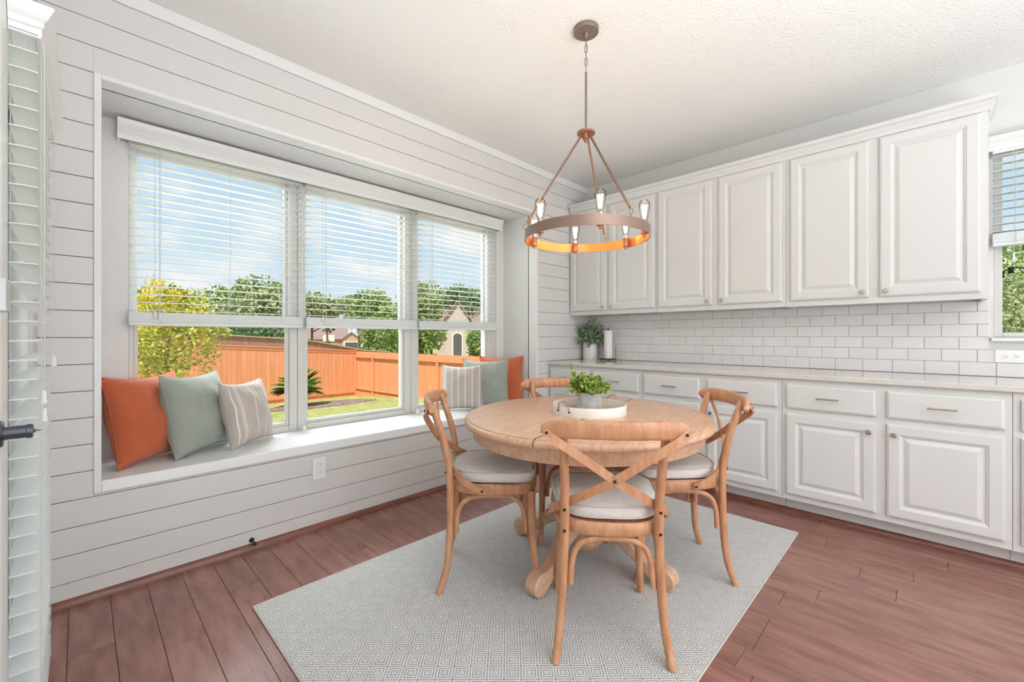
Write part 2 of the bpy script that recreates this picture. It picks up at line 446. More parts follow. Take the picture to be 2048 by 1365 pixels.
# ---- patio doors in the left wall
def door_leaf(name, label, ya, yb, handle):
    d = thing(name, label, 'door', (XL, (ya + yb) / 2, 0)); d['kind'] = 'structure'
    hw = (yb - ya) / 2; st = .125
    f = MB()
    f.box(-.045, .004, -hw, -hw + st, .01, 2.05, c=.003); f.box(-.045, .004, hw - st, hw, .01, 2.05, c=.003)
    f.box(-.045, .004, -hw + st, hw - st, .01, .26, c=.003); f.box(-.045, .004, -hw + st, hw - st, 1.92, 2.05, c=.003)
    f.build('frame', TRIM, d, smooth=False)
    MB().box(-.024, -.018, -hw + st, hw - st, .26, 1.92).build('pane', GLASS, d, smooth=False)
    if handle:
        hy = 1.40 - (ya + yb) / 2
        Mx = Matrix.Translation((.004, hy, .952)) @ Matrix.Rotation(pi / 2, 4, 'Y')
        h = MB().lathe([(.028, 0), (.028, .006), (.026, .008), (.0140, .009), (.0140, .040), (.0155, .041), (.0155, .049), (.012, .0505), (.004, .0505), (.004, .054), (.0015, .0545), (.0012, .062), (0, .062)], 20, Mx)
        h.build('door_handle', mat('handle_metal', srgb(96, 100, 112), .3, metal=.9), d, label='dark grey metal door handle spindle')
        MB().box(.004, .024, hy - .085, hy - .018, 1.208, 1.276, c=.002).build('deadbolt_plate', mat('satin_nickel', srgb(196, 196, 198), .35, metal=.6), d, smooth=False, label='square satin nickel deadbolt plate')
    return d
door_leaf('door_1', 'white glazed patio door with dark handle at far left', 0.45, 1.455, True)
door_leaf('door_2', 'white glazed patio door leaf behind the floor-length blind', 1.46, 2.36, False)

# ================================================================== BLINDS
CORD = mat('blind_cord', srgb(205, 205, 202), 0.7)
def tassel(parent, loc):
    MB().lathe([(.0, .0), (.006, .0), (.0065, .006), (.0045, .016), (.005, .024), (.003, .034), (0, .035)], 10).build('tassel', PLASTIC, parent, loc)
def slat_mesh(L, wd, name='slat'):
    k = ('slat', round(L, 3), round(wd, 3))
    if k not in me_cache:
        prof = [(-wd / 2, 0), (0, .0007), (wd / 2, 0), (wd / 2, -.0028), (0, -.0021), (-wd / 2, -.0028)]
        me_cache[k] = MB().prism(prof, -L / 2, L / 2, axis='x').mesh('slat', BLIND, smooth=False)
    return me_cache[k]
def make_blind(label, L, zt, zb, loc, rz, pitch, cords, wd=.050, stack=8, group=None, rail_h=.022, tassels=()):
    """local x runs along the blind, local -y is the room side, z from the floor"""
    b = thing('window_blind', label, 'blind', loc, rz, group)
    MB().box(-L / 2, L / 2, -.024, .026, zt - .045, zt, c=.002).build('head_rail', PLASTIC, b, smooth=False)
    top = zt - .060; bot = zb + rail_h + stack * .0064 + .014
    n = int(round((top - bot) / pitch)); p = (top - bot) / n
    for i in range(n + 1): inst('slat', slat_mesh(L, wd), b, (0, 0, top - i * p))
    for i in range(stack): inst('slat', slat_mesh(L, wd), b, (0, 0, zb + rail_h + .0062 + i * .0064), scale=(1, 1, 2.1))
    MB().box(-L / 2, L / 2, -wd / 2 - .001, wd / 2 + .001, zb, zb + rail_h, c=.004).build('bottom_rail', BLIND, b, smooth=False)
    for cx in cords:
        m_ = MB()
        for yy in (-wd / 2 - .002, wd / 2 + .002):
            m_.tube([(cx, yy, zt - .045), (cx, yy, zb + .01)], .0010, 5)
        m_.build('ladder_cord', CORD, b)
    for (cx, z1, yy) in tassels:
        MB().tube([(cx, yy, zt - .045), (cx, yy, z1 + .03)], .0012, 5).build('pull_cord', CORD, b)
        tassel(b, (cx, yy, z1))
    return b
BYC = 3.038
for n, (a, b) in enumerate(((0.180, 1.052), (1.076, 1.944), (1.966, 2.844))):
    L = b - a
    make_blind(['white slatted blind on the left window of the recess', 'white slatted blind on the middle window of the recess', 'white slatted blind on the right window of the recess'][n],
               L, 2.236, 1.214, ((a + b) / 2, BYC, 0), 0, .0437, (-L / 2 + .13, 0.02, L / 2 - .13), tassels=((-L / 2 + .105, 1.26, -.036), (-L / 2 + .125, 1.252, -.036)) , group=None)
# long lift cords that hang to the seat between the windows
for (x_, lab) in ((1.045, 'long white lift cord hanging beside the left window mullion'), (1.925, 'long white lift cord hanging beside the right window mullion')):
    c_ = thing('lift_cord', lab, 'cord', (x_, 2.985, .53))
    MB().tube(smoothpath([(0, 0, 1.62), (.002, 0, 1.0), (-.004, 0, .5), (.004, 0, .12), (.006, 0, .03)], 5), .0016, 6).build('cord', CORD, c_)
    MB().tube(smoothpath([(.008, 0, 1.62), (.010, 0, 1.0), (.004, 0, .5), (.012, 0, .12), (.008, 0, .03)], 5), .0016, 6).build('cord', CORD, c_)
    MB().lathe([(0, 0), (.012, 0), (.012, .012), (.007, .026), (.003, .034), (0, .035)], 10).build('tassel', PLASTIC, c_, (.007, 0, 0))
# valance: moulded board across the three blinds
vp = [(0, 0), (-.010, 0), (-.013, .008), (-.013, .03), (-.018, .036), (-.018, .050), (-.026, .060), (-.034, .078), (-.040, .090), (-.040, .098), (0, .098)]
v_ = MB().prism([(3.010 + a, 2.190 + b) for a, b in vp], 0.135, 2.900, axis='x')
v_.box(.135, .150, 3.008, BY, 2.190, 2.288); v_.box(2.885, 2.900, 3.008, BY, 2.190, 2.288)
tag(v_.build('blind_valance', TRIM, angle=30), 'white moulded valance across the tops of the three window blinds', 'valance')
# cabinet-wall window with its blind
wnd = thing('window_4', 'white framed window over the counter at the right edge', 'window', (DC, (RW0 + RW1) / 2, RZ0)); wnd['kind'] = 'structure'
hw = (RW1 - RW0) / 2; hh = RZ1 - RZ0
f = MB()
f.box(.010, .10, -hw, -hw + .035, 0, hh, c=.003); f.box(.010, .10, hw - .035, hw, 0, hh, c=.003); f.box(.010, .10, -hw + .035, hw - .035, 0, .03, c=.003); f.box(.010, .10, -hw + .035, hw - .035, hh - .035, hh, c=.003)
f.build('frame', VINYL, wnd, smooth=False)
MB().box(.02, .06, -hw + .035, hw - .035, .55, .595, c=.003).build('meeting_rail', VINYL, wnd, smooth=False)
MB().box(.045, .05, -hw + .035, hw - .035, .03, hh - .035).build('pane', GLASS, wnd, smooth=False)
MB().box(-.028, .02, -hw - .012, hw + .012, -.022, 0, c=.003).build('window_sill', TRIM, wnd, smooth=False)
make_blind('white slatted blind half lowered over the counter window', .90, 2.275, 1.685, (DC - .030, (RW0 + RW1) / 2 + .002, 0), -pi / 2, .0445, (-.36, 0, .30), tassels=((-.37, 1.60, -.036), (-.33, 1.585, -.036)))
tag(MB().prism([(DC - .050 + a, 2.245 + b * .8) for a, b in vp], -1.18, -.238, axis='y').build('blind_valance', TRIM, angle=30), 'white moulded valance over the counter window blind', 'valance')
# floor-length blind on the patio door
bl = make_blind('long white slatted blind on the patio door at far left', .64, 1.960, 0.06, (-0.0955, 1.88, 0), pi / 2, .0475, (-.255, .255), wd=.047, stack=3,
                tassels=((-.245, .985, -.030), (-.215, .935, -.030), (.30, 1.055, -.032)))
vv = [(a * .8, b * .76) for a, b in vp]
v = []; fcs = []; n = len(vv)
for k_ in range(4):
    for a, b in vv:
        xr = -.0765 - a; yn = 1.575 + a; yf = 2.350 - a * .2
        v.append(((-.121, yn, 1.893 + b), (xr, yn, 1.893 + b), (xr, yf, 1.893 + b), (-.121, yf, 1.893 + b))[k_])
for k_ in range(3):
    for i in range(n - 1): fcs.append((k_ * n + i, k_ * n + i + 1, (k_ + 1) * n + i + 1, (k_ + 1) * n + i))
fcs.append(tuple(k_ * n + n - 1 for k_ in range(4)))
v_ = MB().add(v, fcs)
tag(v_.build('blind_valance', TRIM, angle=30), 'white moulded valance above the long patio door blind', 'valance')

# ================================================================== CABINETS
XU = 3.511      # face of the upper cabinets
DOORP = [(0, 0), (0, .012), (.003, .0155), (.0055, .0155), (.009, .019), (.052, .019), (.056, .0155), (.060, .0145), (.066, .0095), (.072, .0095), (.092, .0175), (.096, .0178)]
DRAWP = [(0, 0), (0, .012), (.003, .0155), (.0055, .0155), (.011, .019), (.014, .019)]
def knob(parent, loc):
    Mx = Matrix.Rotation(pi / 2, 4, 'X')
    MB().lathe([(.005, 0), (.005, .010), (.009, .013), (.0145, .018), (.0150, .022), (.012, .026), (0, .0275)], 14, Mx).build('knob', NICKEL, parent, loc)
def cab_door(parent, ya, yb, za, zb, knob_side, kz):
    """ya>yb seen left to right; parent frame: origin on the face plane, local x to the right (world -y), local -y into the room"""
    wd = ya - yb
    d = MB().panel(wd, zb - za, DOORP).build('door', CAB, parent, smooth=False)
    d.location = (parent['_y'] - (ya + yb) / 2, -.0005, za)
    knob(d, (knob_side * (wd / 2 - .030), -.019, kz - za))
    return d
FR = -pi / 2    # local frame of units on the cabinet wall
def upper_unit(label, ya, yb, doors, end=False):
    c = thing('wall_cabinet', label, 'cabinet', (XU, (ya + yb) / 2, 0), FR); c['_y'] = (ya + yb) / 2
    h = (ya - yb) / 2
    b = MB()
    b.box(-h, h, .0, .018, 1.366, 2.42)                     # face frame
    b.box(-h, -h + .016, .018, .308, 1.366, 2.42); b.box(h - .016, h, .018, .308, 1.366, 2.42)
    b.box(-h + .016, h - .016, .018, .308, 1.392, 1.408); b.box(-h + .016, h - .016, .018, .308, 2.40, 2.42); b.box(-h + .016, h - .016, .300, .308, 1.408, 2.40)
    b.build('body', CAB, c, smooth=False)
    cab_door(c, doors[0][0], doors[0][1], 1.405, 2.396, 1, 1.437); cab_door(c, doors[1][0], doors[1][1], 1.405, 2.396, -1, 1.437)
    del c['_y']
upper_unit('white upper cabinet at the end by the window seat recess', 2.631, 1.700, ((2.612, 2.198), (2.163, 1.716)))
upper_unit('white upper cabinet in the middle of the row of three', 1.698, 0.736, ((1.680, 1.236), (1.186, 0.759)))
upper_unit('white upper cabinet beside the counter window', 0.734, -0.222, ((0.709, 0.285), (0.233, -0.192)))
cp = [(0, 0), (-.006, 0), (-.010, .008), (-.012, .022), (-.022, .034), (-.026, .046), (-.040, .056), (-.044, .066), (-.044, .076), (0, .076)]
cm_ = MB()
v = []; fcs = []
n = len(cp)
for (k_) in range(3):
    for a, b in cp:
        if k_ == 0: v.append((XU + a, DW - .012, 2.402 + b))
        elif k_ == 1: v.append((XU + a, -.222 + a, 2.402 + b))
        else: v.append((DC, -.222 + a, 2.402 + b))
for k_ in range(2):
    for i in range(n - 1): fcs.append((k_ * n + i, k_ * n + i + 1, (k_ + 1) * n + i + 1, (k_ + 1) * n + i))
fcs.append((n - 1, 2 * n - 1, 3 * n - 1)); 
cm_.add(v, fcs); cm_.box(XU + .001, DC, -.221, DW - .012, 2.462, 2.477)
tag(cm_.build('crown_moulding', CAB, angle=25), 'white crown moulding along the top of the upper cabinets', 'moulding')

XB = 3.185
def pull(parent, loc):
    m_ = MB(); m_.tube([(-.056, -.030, 0), (.056, -.030, 0)], .0052, 10)
    for sx in (-.036, .036): m_.tube([(sx, 0, 0), (sx, -.030, 0)], .004, 8)
    m_.build('pull', NICKEL, parent, loc)
def base_unit(label, ya, yb, spans, knobs=True):
    c = thing('base_cabinet', label, 'cabinet', (XB, (ya + yb) / 2, 0), FR)
    yc = (ya + yb) / 2; h = (ya - yb) / 2
    b = MB()
    b.box(-h, h, 0, .60, .115, .886)
    b.build('body', CAB, c, smooth=False)
    MB().box(-h, h, .098, .58, 0, .115).build('toe_kick', CAB, c, smooth=False)
    for j, (a, e_) in enumerate(spans):
        d = MB().panel(a - e_, .151, DRAWP).build('drawer', CAB, c, (yc - (a + e_) / 2, -.0005, .700), smooth=False)
        pull(d, (0, -.019, .078))
        wd = a - e_
        d = MB().panel(wd, .513, DOORP).build('door', CAB, c, (yc - (a + e_) / 2, -.0005, .153), smooth=False)
        ks = 1 if j == 0 else -1
        knob(d, (ks * (wd / 2 - .030), -.019, .458))
base_unit('white base cabinet in the corner by the shiplap wall', 2.631, 1.667, ((2.612, 2.178), (2.130, 1.690)))
base_unit('white base cabinet in the middle, behind the right chair', 1.665, 0.690, ((1.645, 1.208), (1.154, 0.714)))
base_unit('white base cabinet nearest the right edge of the photo', 0.688, -0.279, ((0.665, 0.227), (0.180, -0.255)))
base_unit('white base cabinet cut off by the right edge', -0.281, -1.25, ((-0.306, -0.74), (-0.79, -1.225)))
MBw = MB().box(3.157, DC - .011, -1.3, DW - .002, .887, .917, c=.003)
tag(MBw.build('worktop', QUARTZ, smooth=False), 'pale veined stone worktop along the base cabinets', 'worktop')
q2 = [(3.283 - .022 * math.cos(a), .032 * math.sin(a)) for a in [k * pi / 12 for k in range(7)]]
struct('baseboard_cabinets', MB().prism([(3.283, 0)] + q2, -1.3, DW - .02, axis='y'), WOODQ, 'dark wood quarter-round along the base cabinets', 'trim', smooth=True)

# outlets
SLOT = mat('outlet_slot', srgb(60, 56, 52), .6)
o_ = thing('wall_outlet', 'white double outlet in the shiplap under the window seat', 'outlet', (1.012, DW, .36))
MB().box(-.040, .040, -.006, 0, -.064, .064, c=.003).build('cover_plate', PLASTIC, o_, smooth=False)
for z_ in (.024, -.024):
    MB().box(-.017, .017, -.0085, -.005, z_ - .016, z_ + .016, c=.0015).build('receptacle', PLASTIC, o_, smooth=False)
    m_ = MB(); m_.box(-.008, -.006, -.0090, -.008, z_ - .002, z_ + .007); m_.box(.006, .008, -.0090, -.008, z_ - .002, z_ + .007)
    m_.build('slots', SLOT, o_, smooth=False)
o_ = thing('wall_outlet', 'white horizontal double outlet on the tile below the counter window', 'outlet', (DC - .0105, -.325, 1.040), FR)
MB().box(-.060, .060, -.005, 0, -.037, .037, c=.002).build('cover_plate', PLASTIC, o_, smooth=False)
for x_ in (-.021, .021):
    m_ = MB().lathe([(0, 0), (.0165, 0), (.0165, .003), (0, .003)], 18, Matrix.Translation((x_, -.005, 0)) @ Matrix.Rotation(pi / 2, 4, 'X'))
    m_.build('receptacle', PLASTIC, o_)
    m_ = MB(); m_.box(x_ - .006, x_ + .003, -.0088, -.0078, .005, .007); m_.box(x_ - .006, x_ + .003, -.0088, -.0078, -.007, -.005); m_.box(x_ + .006, x_ + .010, -.0088, -.0078, -.002, .002)
    m_.build('slots', SLOT, o_, smooth=False)
# door stop on the shiplap
d_ = thing('door_stop', 'small dark bronze door stop on the shiplap near the floor', 'door stop', (0.655, DW, .050))
MB().lathe([(.013, 0), (.013, .004), (.008, .008), (.0055, .012), (.005, .055), (0, .055)], 14, Matrix.Rotation(pi / 2, 4, 'X')).build('post', DARK, d_)
MB().lathe([(.008, .053), (.009, .056), (.009, .068), (.007, .071), (0, .071)], 14, Matrix.Rotation(pi / 2, 4, 'X')).build('rubber_tip', mat('black_rubber', srgb(36, 32, 30), .8), d_)
# puck light under the first upper cabinet
p_ = thing('puck_light', 'small white puck light under the upper cabinets above the paper towel', 'light fitting', (3.62, 2.06, 1.391))
MB().lathe([(0, -.016), (.030, -.016), (.036, -.010), (.036, 0), (0, 0)], 20).build('housing', PLASTIC, p_)
MB().lathe([(0, -.019), (.022, -.019), (.024, -.016), (0, -.016)], 20).build('lens', mat('frosted_lens', srgb(225, 225, 222), .4), p_)
MB().tube([(.03, -.03, -.006), (.05, -.10, -.012), (.08, -.16, -.004)], .003, 6).build('cord', PLASTIC, p_)

# ================================================================== RUG
def rug_material():
    m = bpy.data.materials.new('rug_weave'); m.use_nodes = True
    n = m.node_tree.nodes; l = m.node_tree.links; b = n['Principled BSDF']; b.inputs['Roughness'].default_value = .95
    b.inputs['Specular IOR Level'].default_value = .15
    t = n.new('ShaderNodeTexCoord'); sx = n.new('ShaderNodeSeparateXYZ')
    wv = n.new('ShaderNodeTexNoise'); wv.inputs['Scale'].default_value = 30
    l.new(t.outputs['Object'], wv.inputs['Vector']); l.new(t.outputs['Object'], sx.inputs[0])
    def math_(op, a, bb=None):
        k = n.new('ShaderNodeMath'); k.operation = op
        for i_, s_ in enumerate((a, bb)):
            if s_ is None: continue
            if isinstance(s_, (int, float)): k.inputs[i_].default_value = s_
            else: l.new(s_, k.inputs[i_])
        return k.outputs[0]
    C = 0.082
    def cell(o, off=0.0):
        return math_('ABSOLUTE', math_('SUBTRACT', math_('FRACT', math_('ADD', math_('MULTIPLY', o, 1 / C), 40.0 + off)), .5))
    dd = math_('ADD', cell(sx.outputs[0]), cell(sx.outputs[1]))          # L1 distance in the cell, 0..1
    d2 = math_('ABSOLUTE', math_('SUBTRACT', dd, .5))                    # diamonds in both lattices
    ring = math_('FRACT', math_('MULTIPLY', d2, 6.0))
    lin = math_('LESS_THAN', math_('ABSOLUTE', math_('SUBTRACT', ring, .5)), .24)
    # broken yarn: fine dots along the lines
    ch = n.new('ShaderNodeTexChecker'); ch.inputs['Scale'].default_value = 230
    rot = n.new('ShaderNodeMapping'); rot.inputs['Rotation'].default_value = (0, 0, pi / 4); l.new(t.outputs['Object'], rot.inputs[0]); l.new(rot.outputs[0], ch.inputs['Vector'])
    fac = math_('MULTIPLY', lin, math_('ADD', math_('MULTIPLY', ch.outputs['Fac'], .35), .75))
    mx_ = n.new('ShaderNodeMixRGB'); mx_.inputs[1].default_value = srgb(178, 175, 174); mx_.inputs[2].default_value = srgb(246, 243, 240)
    l.new(fac, mx_.inputs[0])
    m2 = n.new('ShaderNodeMixRGB'); m2.blend_type = 'MULTIPLY'; m2.inputs[0].default_value = .25
    l.new(mx_.outputs[0], m2.inputs[1]); l.new(wv.outputs['Fac'], m2.inputs[2])
    l.new(m2.outputs[0], b.inputs['Base Color'])
    bp = n.new('ShaderNodeBump'); bp.inputs['Strength'].default_value = .4; bp.inputs['Distance'].default_value = .003
    l.new(fac, bp.inputs['Height']); l.new(bp.outputs[0], b.inputs['Normal'])
    return m
rug = thing('area_rug', 'pale grey and cream woven rug with a diamond pattern under the table', 'rug', (1.736, 1.3085, 0))
MB().box(-1.216, 1.216, -.7475, .7475, .0005, .0075, c=.002).build('pile', rug_material(), rug, smooth=False)
bm_ = MB()
for (a, b, c_, d_) in ((-1.221, 1.221, -.7525, -.7475), (-1.221, 1.221, .7475, .7525), (-1.221, -1.216, -.7475, .7475), (1.216, 1.221, -.7475, .7475)):
    bm_.box(a, b, c_, d_, .0005, .0085, c=.0015)
bm_.build('binding', mat('rug_binding', srgb(205, 197, 188), .95), rug, smooth=False)
RUGZ = .0077

# ================================================================== TABLE
TC = (1.845, 1.280)
table = thing('dining_table', 'round oak pedestal dining table on the rug', 'table', (TC[0], TC[1], RUGZ), math.radians(12))
TA, TB = .655, .612
TZ = .753           # table top above the rug
def ell(r, n=72, a0=0, a1=2 * pi, da=0.0):
    return [((TA + da) * r * math.cos(a0 + (a1 - a0) * k / n), (TB + da) * r * math.sin(a0 + (a1 - a0) * k / n)) for k in range(n + 1)]
SEAM = -0.055
def half(name, prof, side, m, parent, seg=48, gap=.0028):
    """half of an elliptic lathe cut by the seam line y=SEAM; prof=(scale offset in metres, z)"""
    mb = MB(); v = []; f = []
    s0 = SEAM + side * gap
    n = len(prof)
    for k in range(seg + 1):
        for (d, z) in prof:
            A, B = TA + d, TB + d
            ys = max(-1, min(1, s0 / B)); a = math.asin(ys)
            if side > 0: ang = a + (pi - 2 * a) * k / seg
            else: ang = (pi - a) + (pi + 2 * a) * k / seg
            v.append((A * math.cos(ang), B * math.sin(ang), z))
    for k in range(seg):
        for i in range(n - 1): f.append((k * n + i, (k + 1) * n + i, (k + 1) * n + i + 1, k * n + i + 1))
    f.append(tuple(k * n for k in range(seg + 1))[::-1]); f.append(tuple(k * n + n - 1 for k in range(seg + 1)))
    f.append(tuple(range(n)) + ()); f.append(tuple(seg * n + i for i in range(n))[::-1])
    mb.add(v, f); return mb.build(name, m, parent, angle=40)
topp = [(-.050, TZ - .036), (-.008, TZ - .036), (-.002, TZ - .031), (0, TZ - .020), (-.003, TZ - .010), (-.010, TZ - .0045), (-.017, TZ - .0045), (-.0178, TZ - .0005), (-.020, TZ)]
app = [(-.070, TZ - .100), (-.048, TZ - .100), (-.046, TZ - .096), (-.046, TZ - .036), (-.070, TZ - .036)]
for sd in (1, -1):
    half('tabletop_half', topp, sd, OAK, table)
    half('apron', app, sd, OAK, table)
MB().box(-TA + .049, -TA + .075, SEAM - .012, SEAM + .012, TZ - .098, TZ - .038, c=.002).build('apron_block', OAK, table, smooth=False)
ped = [(.0, .06), (.055, .06), (.075, .075), (.085, .10), (.070, .12), (.062, .16), (.085, .20), (.112, .25), (.125, .31), (.115, .37), (.085, .41), (.070, .44), (.078, .455), (.100, .465), (.104, .48), (.085, .495), (.075, .53), (.085, .58), (.115, .62), (.125, .635), (.125, TZ - .1), (.18, TZ - .09), (.18, TZ - .036), (0, TZ - .036)]
MB().lathe(ped, 32).build('pedestal', OAK, table, angle=50)
legp = smoothpath([(.045, 0, .37), (.115, 0, .335), (.20, 0, .235), (.30, 0, .130), (.365, 0, .098), (.410, 0, .100), (.452, 0, .086), (.470, 0, .048), (.455, 0, .012), (.430, 0, .001), (.402, 0, .003), (.372, 0, .018), (.32, 0, .052), (.22, 0, .125), (.13, 0, .165), (.045, 0, .165)], 3)
legp = [(p.x, p.z) for p in legp]
def leg_mesh():
    mb = MB(); n = len(legp); v = []; f = []
    cx = sum(p[0] for p in legp) / n; cz = sum(p[1] for p in legp) / n
    lay = [(-.033, .008), (-.026, 0.0), (.026, 0.0), (.033, .008)]
    for (yy, ins) in lay:
        for i, p in enumerate(legp):
            a = Vector((legp[i - 1][0], legp[i - 1][1])); b = Vector((legp[(i + 1) % n][0], legp[(i + 1) % n][1])); tt = (b - a).normalized()
            nn = Vector((tt.y, -tt.x))      # inward for a clockwise outline
            v.append((p[0] + nn.x * ins, yy, p[1] + nn.y * ins))
    for L_ in range(3):
        for i in range(n): f.append((L_ * n + i, L_ * n + (i + 1) % n, (L_ + 1) * n + (i + 1) % n, (L_ + 1) * n + i))
    f.append(tuple(range(n))); f.append(tuple(range(4 * n - 1, 3 * n - 1, -1)))
    return mb.add(v, f).mesh('leg', OAK, angle=40)
lm = leg_mesh()
for k in range(4):
    inst('leg', lm, table, (0, 0, 0), (0, 0, k * pi / 2 + math.radians(172 - 0)))

# ================================================================== CHAIRS
def chair_proto():
    c = thing('dining_chair', '', 'chair')
    # seat ring
    def outline(sc=1.0, n=56, off=0.0):
        pts = []
        for k in range(n):
            a = 2 * pi * k / n
            ca, sa = math.cos(a), math.sin(a)
            e_ = 2 / 3.2
            x_ = .212 * math.copysign(abs(ca) ** e_, ca); y_ = .212 * math.copysign(abs(sa) ** e_, sa)
            x_ *= (1 + .10 * (y_ / .205)) * .985
            d = math.hypot(x_, y_); x_ += off * x_ / d; y_ += off * y_ / d
            pts.append((x_ * sc, y_ * sc))
        return pts
    secs = [(-.034, .440), (-.004, .438), (0, .444), (.001, .462), (-.001, .478), (-.008, .485), (-.034, .485)]
    v = []; f = []; n = 56
    for off, z in secs: v += [(p[0], p[1], z) for p in outline(1, n, off)]
    for s_ in range(len(secs)):
        s2 = (s_ + 1) % len(secs)
        for k in range(n): f.append((s_ * n + k, s_ * n + (k + 1) % n, s2 * n + (k + 1) % n, s2 * n + k))
    MB().add(v, f).build('seat_frame', BEECH, c, angle=40)
    o1 = outline(1, n, -.012)
    v = [(p[0], p[1], .486) for p in o1] + [(p[0] * .9, p[1] * .9, .489) for p in o1] + [(p[0], p[1], .478) for p in o1]
    f = [(k, (k + 1) % n, n + (k + 1) % n, n + k) for k in range(n)] + [tuple(n + k for k in range(n))] + [(2 * n + k, 2 * n + (k + 1) % n, (k + 1) % n, k) for k in range(n)] + [tuple(2 * n + k for k in range(n))[::-1]]
    MB().add(v, f).build('seat_weave', CANE, c)
    for s_ in (-1, 1):
        # rear leg runs from the floor to the top rail
        path = smoothpath([(s_ * .200, -.240, 0), (s_ * .186, -.208, .10), (s_ * .174, -.194, .25), (s_ * .167, -.192, .42), (s_ * .166, -.198, .55), (s_ * .169, -.222, .68), (s_ * .173, -.262, .80), (s_ * .174, -.280, .845)], 5)
        rad = [.0145 + .0025 * math.sin(min(1, i / len(path)) * pi) for i in range(len(path))]
        MB().tube(path, rad, 12).build('leg', BEECH, c)
        path = smoothpath([(s_ * .188, .212, 0), (s_ * .178, .192, .12), (s_ * .172, .180, .28), (s_ * .170, .176, .445)], 5)
        rad = [.014 + .006 * i / len(path) for i in range(len(path))]
        MB().tube(path, rad, 12).build('leg', BEECH, c)
    # bent top rail
    rl = []
    for k in range(-12, 13):
        x_ = .252 * k / 12
        rl.append((x_, -.318 + .055 * (k / 12) ** 2 , .838))
    v = []; f = []; ns = 12
    for i, p in enumerate(rl):
        u_ = abs(i - 12) / 12
        hh = .032 * (1 if u_ < .86 else math.sqrt(max(.10, 1 - ((u_ - .86) / .15) ** 2)))
        tt = .0135
        dz = -.010 * u_ ** 3
        for k in range(ns):
            a = 2 * pi * k / ns
            cy, cz = math.cos(a), math.sin(a)
            v.append((p[0], p[1] + tt * math.copysign(abs(cy) ** .7, cy) - .10 * hh * math.copysign(abs(cz) ** .7, cz) * 0.6, p[2] + dz + hh * math.copysign(abs(cz) ** .7, cz)))
    for i in range(len(rl) - 1):
        for k in range(ns): f.append((i * ns + k, i * ns + (k + 1) % ns, (i + 1) * ns + (k + 1) % ns, (i + 1) * ns + k))
    f.append(tuple(range(ns))[::-1]); f.append(tuple((len(rl) - 1) * ns + k for k in range(ns)))
    MB().add(v, f).build('top_rail', BEECH, c, angle=50)
    # crossed back straps that wrap round to the seat sides
    for s_ in (-1, 1):
        d = .0045 * s_
        pts = [(-s_ * .240, -.288, .826), (-s_ * .20, -.300, .797), (-s_ * .10, -.284 + d, .728), (0, -.262 + d, .655), (s_ * .10, -.222, .588), (s_ * .155, -.180, .545), (s_ * .190, -.158, .523), (s_ * .214, -.120, .498), (s_ * .223, -.075, .474), (s_ * .221, -.040, .460)]
        nrm = [(0, -1, .25)] * 6 + [(s_ * .6, -.9, 0), (s_, -.35, 0), (s_, -.1, 0), (s_, 0, 0)]
        P = smoothpath(pts, 4); N_ = []
        for i in range(len(P)):
            t_ = min(i / 4, len(nrm) - 1); a = int(t_); b = min(a + 1, len(nrm) - 1)
            N_.append(Vector(nrm[a]).lerp(Vector(nrm[b]), t_ - a))
        wd = [.030] * len(P); wd[0] = .018; wd[-1] = .018
        MB().ribbon(P, N_, wd, .008).build('back_strap', BEECH, c, angle=30)
    # bent braces under the seat
    def arch(a, b, lab):
        A = Vector(a); B = Vector(b); pts = []
        H = .425; z0_ = A.z
        for (t_, z_) in ((0, 0), (.012, .38), (.05, .68), (.13, .87), (.26, .97), (.5, 1.0), (.74, .97), (.87, .87), (.95, .68), (.988, .38), (1, 0)):
            p = A.lerp(B, t_); pts.append((p.x, p.y, z0_ + (H - z0_) * z_))
        MB().tube(smoothpath(pts, 3), .0115, 10).build('brace', BEECH, c)
    arch((-.146, -.190, .255), (.146, -.190, .255), 'r'); arch((-.143, .172, .255), (.143, .172, .255), 'f')
    arch((-.174, -.165, .255), (-.168, .150, .255), 'l'); arch((.174, -.165, .255), (.168, .150, .255), 'x')
    sm = MB().lathe([(.0055, -.002), (.0055, .002), (.004, .004), (0, .0045)], 10).mesh('screw', DARK)
    def screw(p, dirn):
        q_ = Vector(dirn).to_track_quat('Z', 'Y').to_euler(); inst('screw', sm, c, p, q_)
    for s_ in (-1, 1):
        screw((s_ * .232, -.296, .823), (0, -1, .2)); screw((s_ * .168, -.2135, .530), (s_ * .3, -1, 0)); screw((s_ * .168, -.2090, .452), (0, -1, 0)); screw((s_ * .2265, -.048, .462), (s_, 0, 0))
    screw((0, -.2725, .655), (0, -1, .2))
    return c
chair0 = chair_proto()
